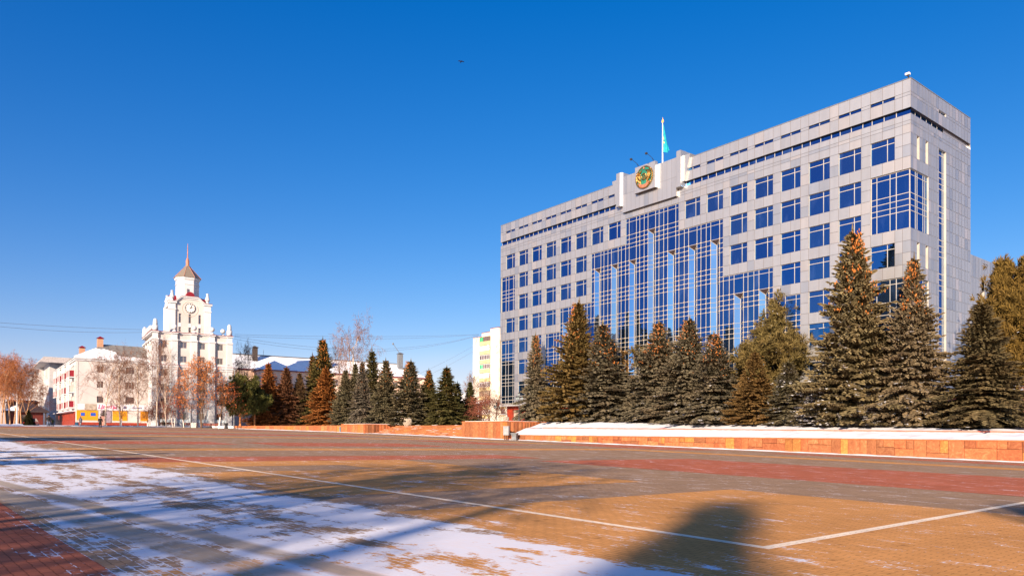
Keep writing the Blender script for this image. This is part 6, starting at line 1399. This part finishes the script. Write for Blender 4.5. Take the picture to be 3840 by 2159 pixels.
cable(pt(1770,1300,235), pt(1560,1410,210), .3, 'cable slanting down left from the apartment block'); cable(pt(1770,1320,235), pt(1615,1405,215), .2, 'second cable slanting down left from the apartment block')
# ---- bird
e = empty('bird', pt(1713,235,62), .3, 'dark bird with spread wings high in the blue sky', 'bird'); mb = MB()
mb.tube([(0,.16,0),(0,.08,.0),(0,-.08,.0),(0,-.17,.02),(0,-.20,.02)], [.012,.035,.04,.022,.006], 7)
for s_ in (-1,1):
    w_ = [(0,-.06,.01),(s_*.12,-.09,.05),(s_*.26,-.04,.02),(s_*.27,.02,.015),(s_*.12,.04,.04),(0,.06,.01)]
    mb.face(w_); mb.face([(x,y,z-.012) for x,y,z in w_][::-1])
mb.face([(0,.1,0),(.04,.24,0),(-.04,.24,0)]); mb.build('body', mat('dark_plumage', (.02,.015,.02), .8), e)
# ---- trees standing behind the camera: real trees whose shadows fall over the square
def shade_tree(kind, tip, H, lb, cat, name, sx=1.0, Hm=12.2, colr=None, rot=0):
    t = on_ground(*tip); k = H/math.tan(SUN_EL); x = t.x+sin(SUN_AZ)*k; y = t.y+cos(SUN_AZ)*k; zb_ = gpl(x,y)
    e = empty(name, (x,y,zb_), rot, lb, cat, None, (sx,sx,H/Hm)); o = link('trunk', kind[0], e); c = link('crown', kind[1], e)
    if colr: c.color = colr
    return e
PN = [(PIN[i][1], PIN[i][0]) for i in range(3)]; SP = [(x[1], x[0]) for x in SPR]
shade_tree(PN[0], (2770,1840), 25, 'tall pine behind the viewer whose crown shades the corner of the white line', 'pine tree', 'pine', .48, 12.6, (.1,.1,.03,0), 1)
shade_tree(SP[1], (2130,1838), 20, 'spruce behind the viewer casting the long pointed shadow across the white line', 'spruce tree', 'spruce', .42, 12.6, (.1,.1,.03,0), 2)
shade_tree(PN[1], (3720,1850), 18, 'pine behind the viewer shading the right foreground', 'pine tree', 'pine', .9, 12.6, (.1,.1,.03,0), 3)
shade_tree(B1[:2], (1880,1752), 13, 'bare birch behind the viewer casting thin branch shadows', 'tree', 'birch', .8, 12.2, None, 1)
shade_tree(B2[:2], (1650,1800), 12, 'second bare birch behind the viewer', 'tree', 'birch', .9, 12.2, None, 2)
shade_tree(B1[:2], (1450,1850), 12, 'third bare birch behind the viewer, further left', 'tree', 'birch', .7, 12.2, None, 3)
shade_tree(SP[0], (1230,1985), 18, 'spruce behind the viewer shading the snowy strip', 'spruce tree', 'spruce', .55, 12.6, (.1,.1,.03,0), 4)
shade_tree(B3[:2], (700,1950), 12, 'drooping birch left behind the viewer', 'tree', 'birch', .9, 12.2, None, 5)
shade_tree(SP[3], (820,1706), 13, 'narrow spruce beside the square left of the view', 'spruce tree', 'spruce', .7, 12.6, (.1,.1,.03,0), 5)
shade_tree(PN[0], (640,1728), 12, 'pine beside the square left of the view', 'pine tree', 'pine', .6, 12.6, (.1,.1,.03,0), 5)
shade_tree(SP[2], (860,1688), 13, 'broad spruce beside the square left of the view', 'spruce tree', 'spruce', .5, 12.6, (.1,.1,.03,0), 1)
shade_tree(SP[4], (780,1652), 12, 'spruce further along the left side of the square', 'spruce tree', 'spruce', .7, 12.6, (.1,.1,.03,0), 2)
shade_tree(PN[2], (560,1660), 11, 'pine further along the left side of the square', 'pine tree', 'pine', .9, 9.6, (.1,.1,.03,0), 2)
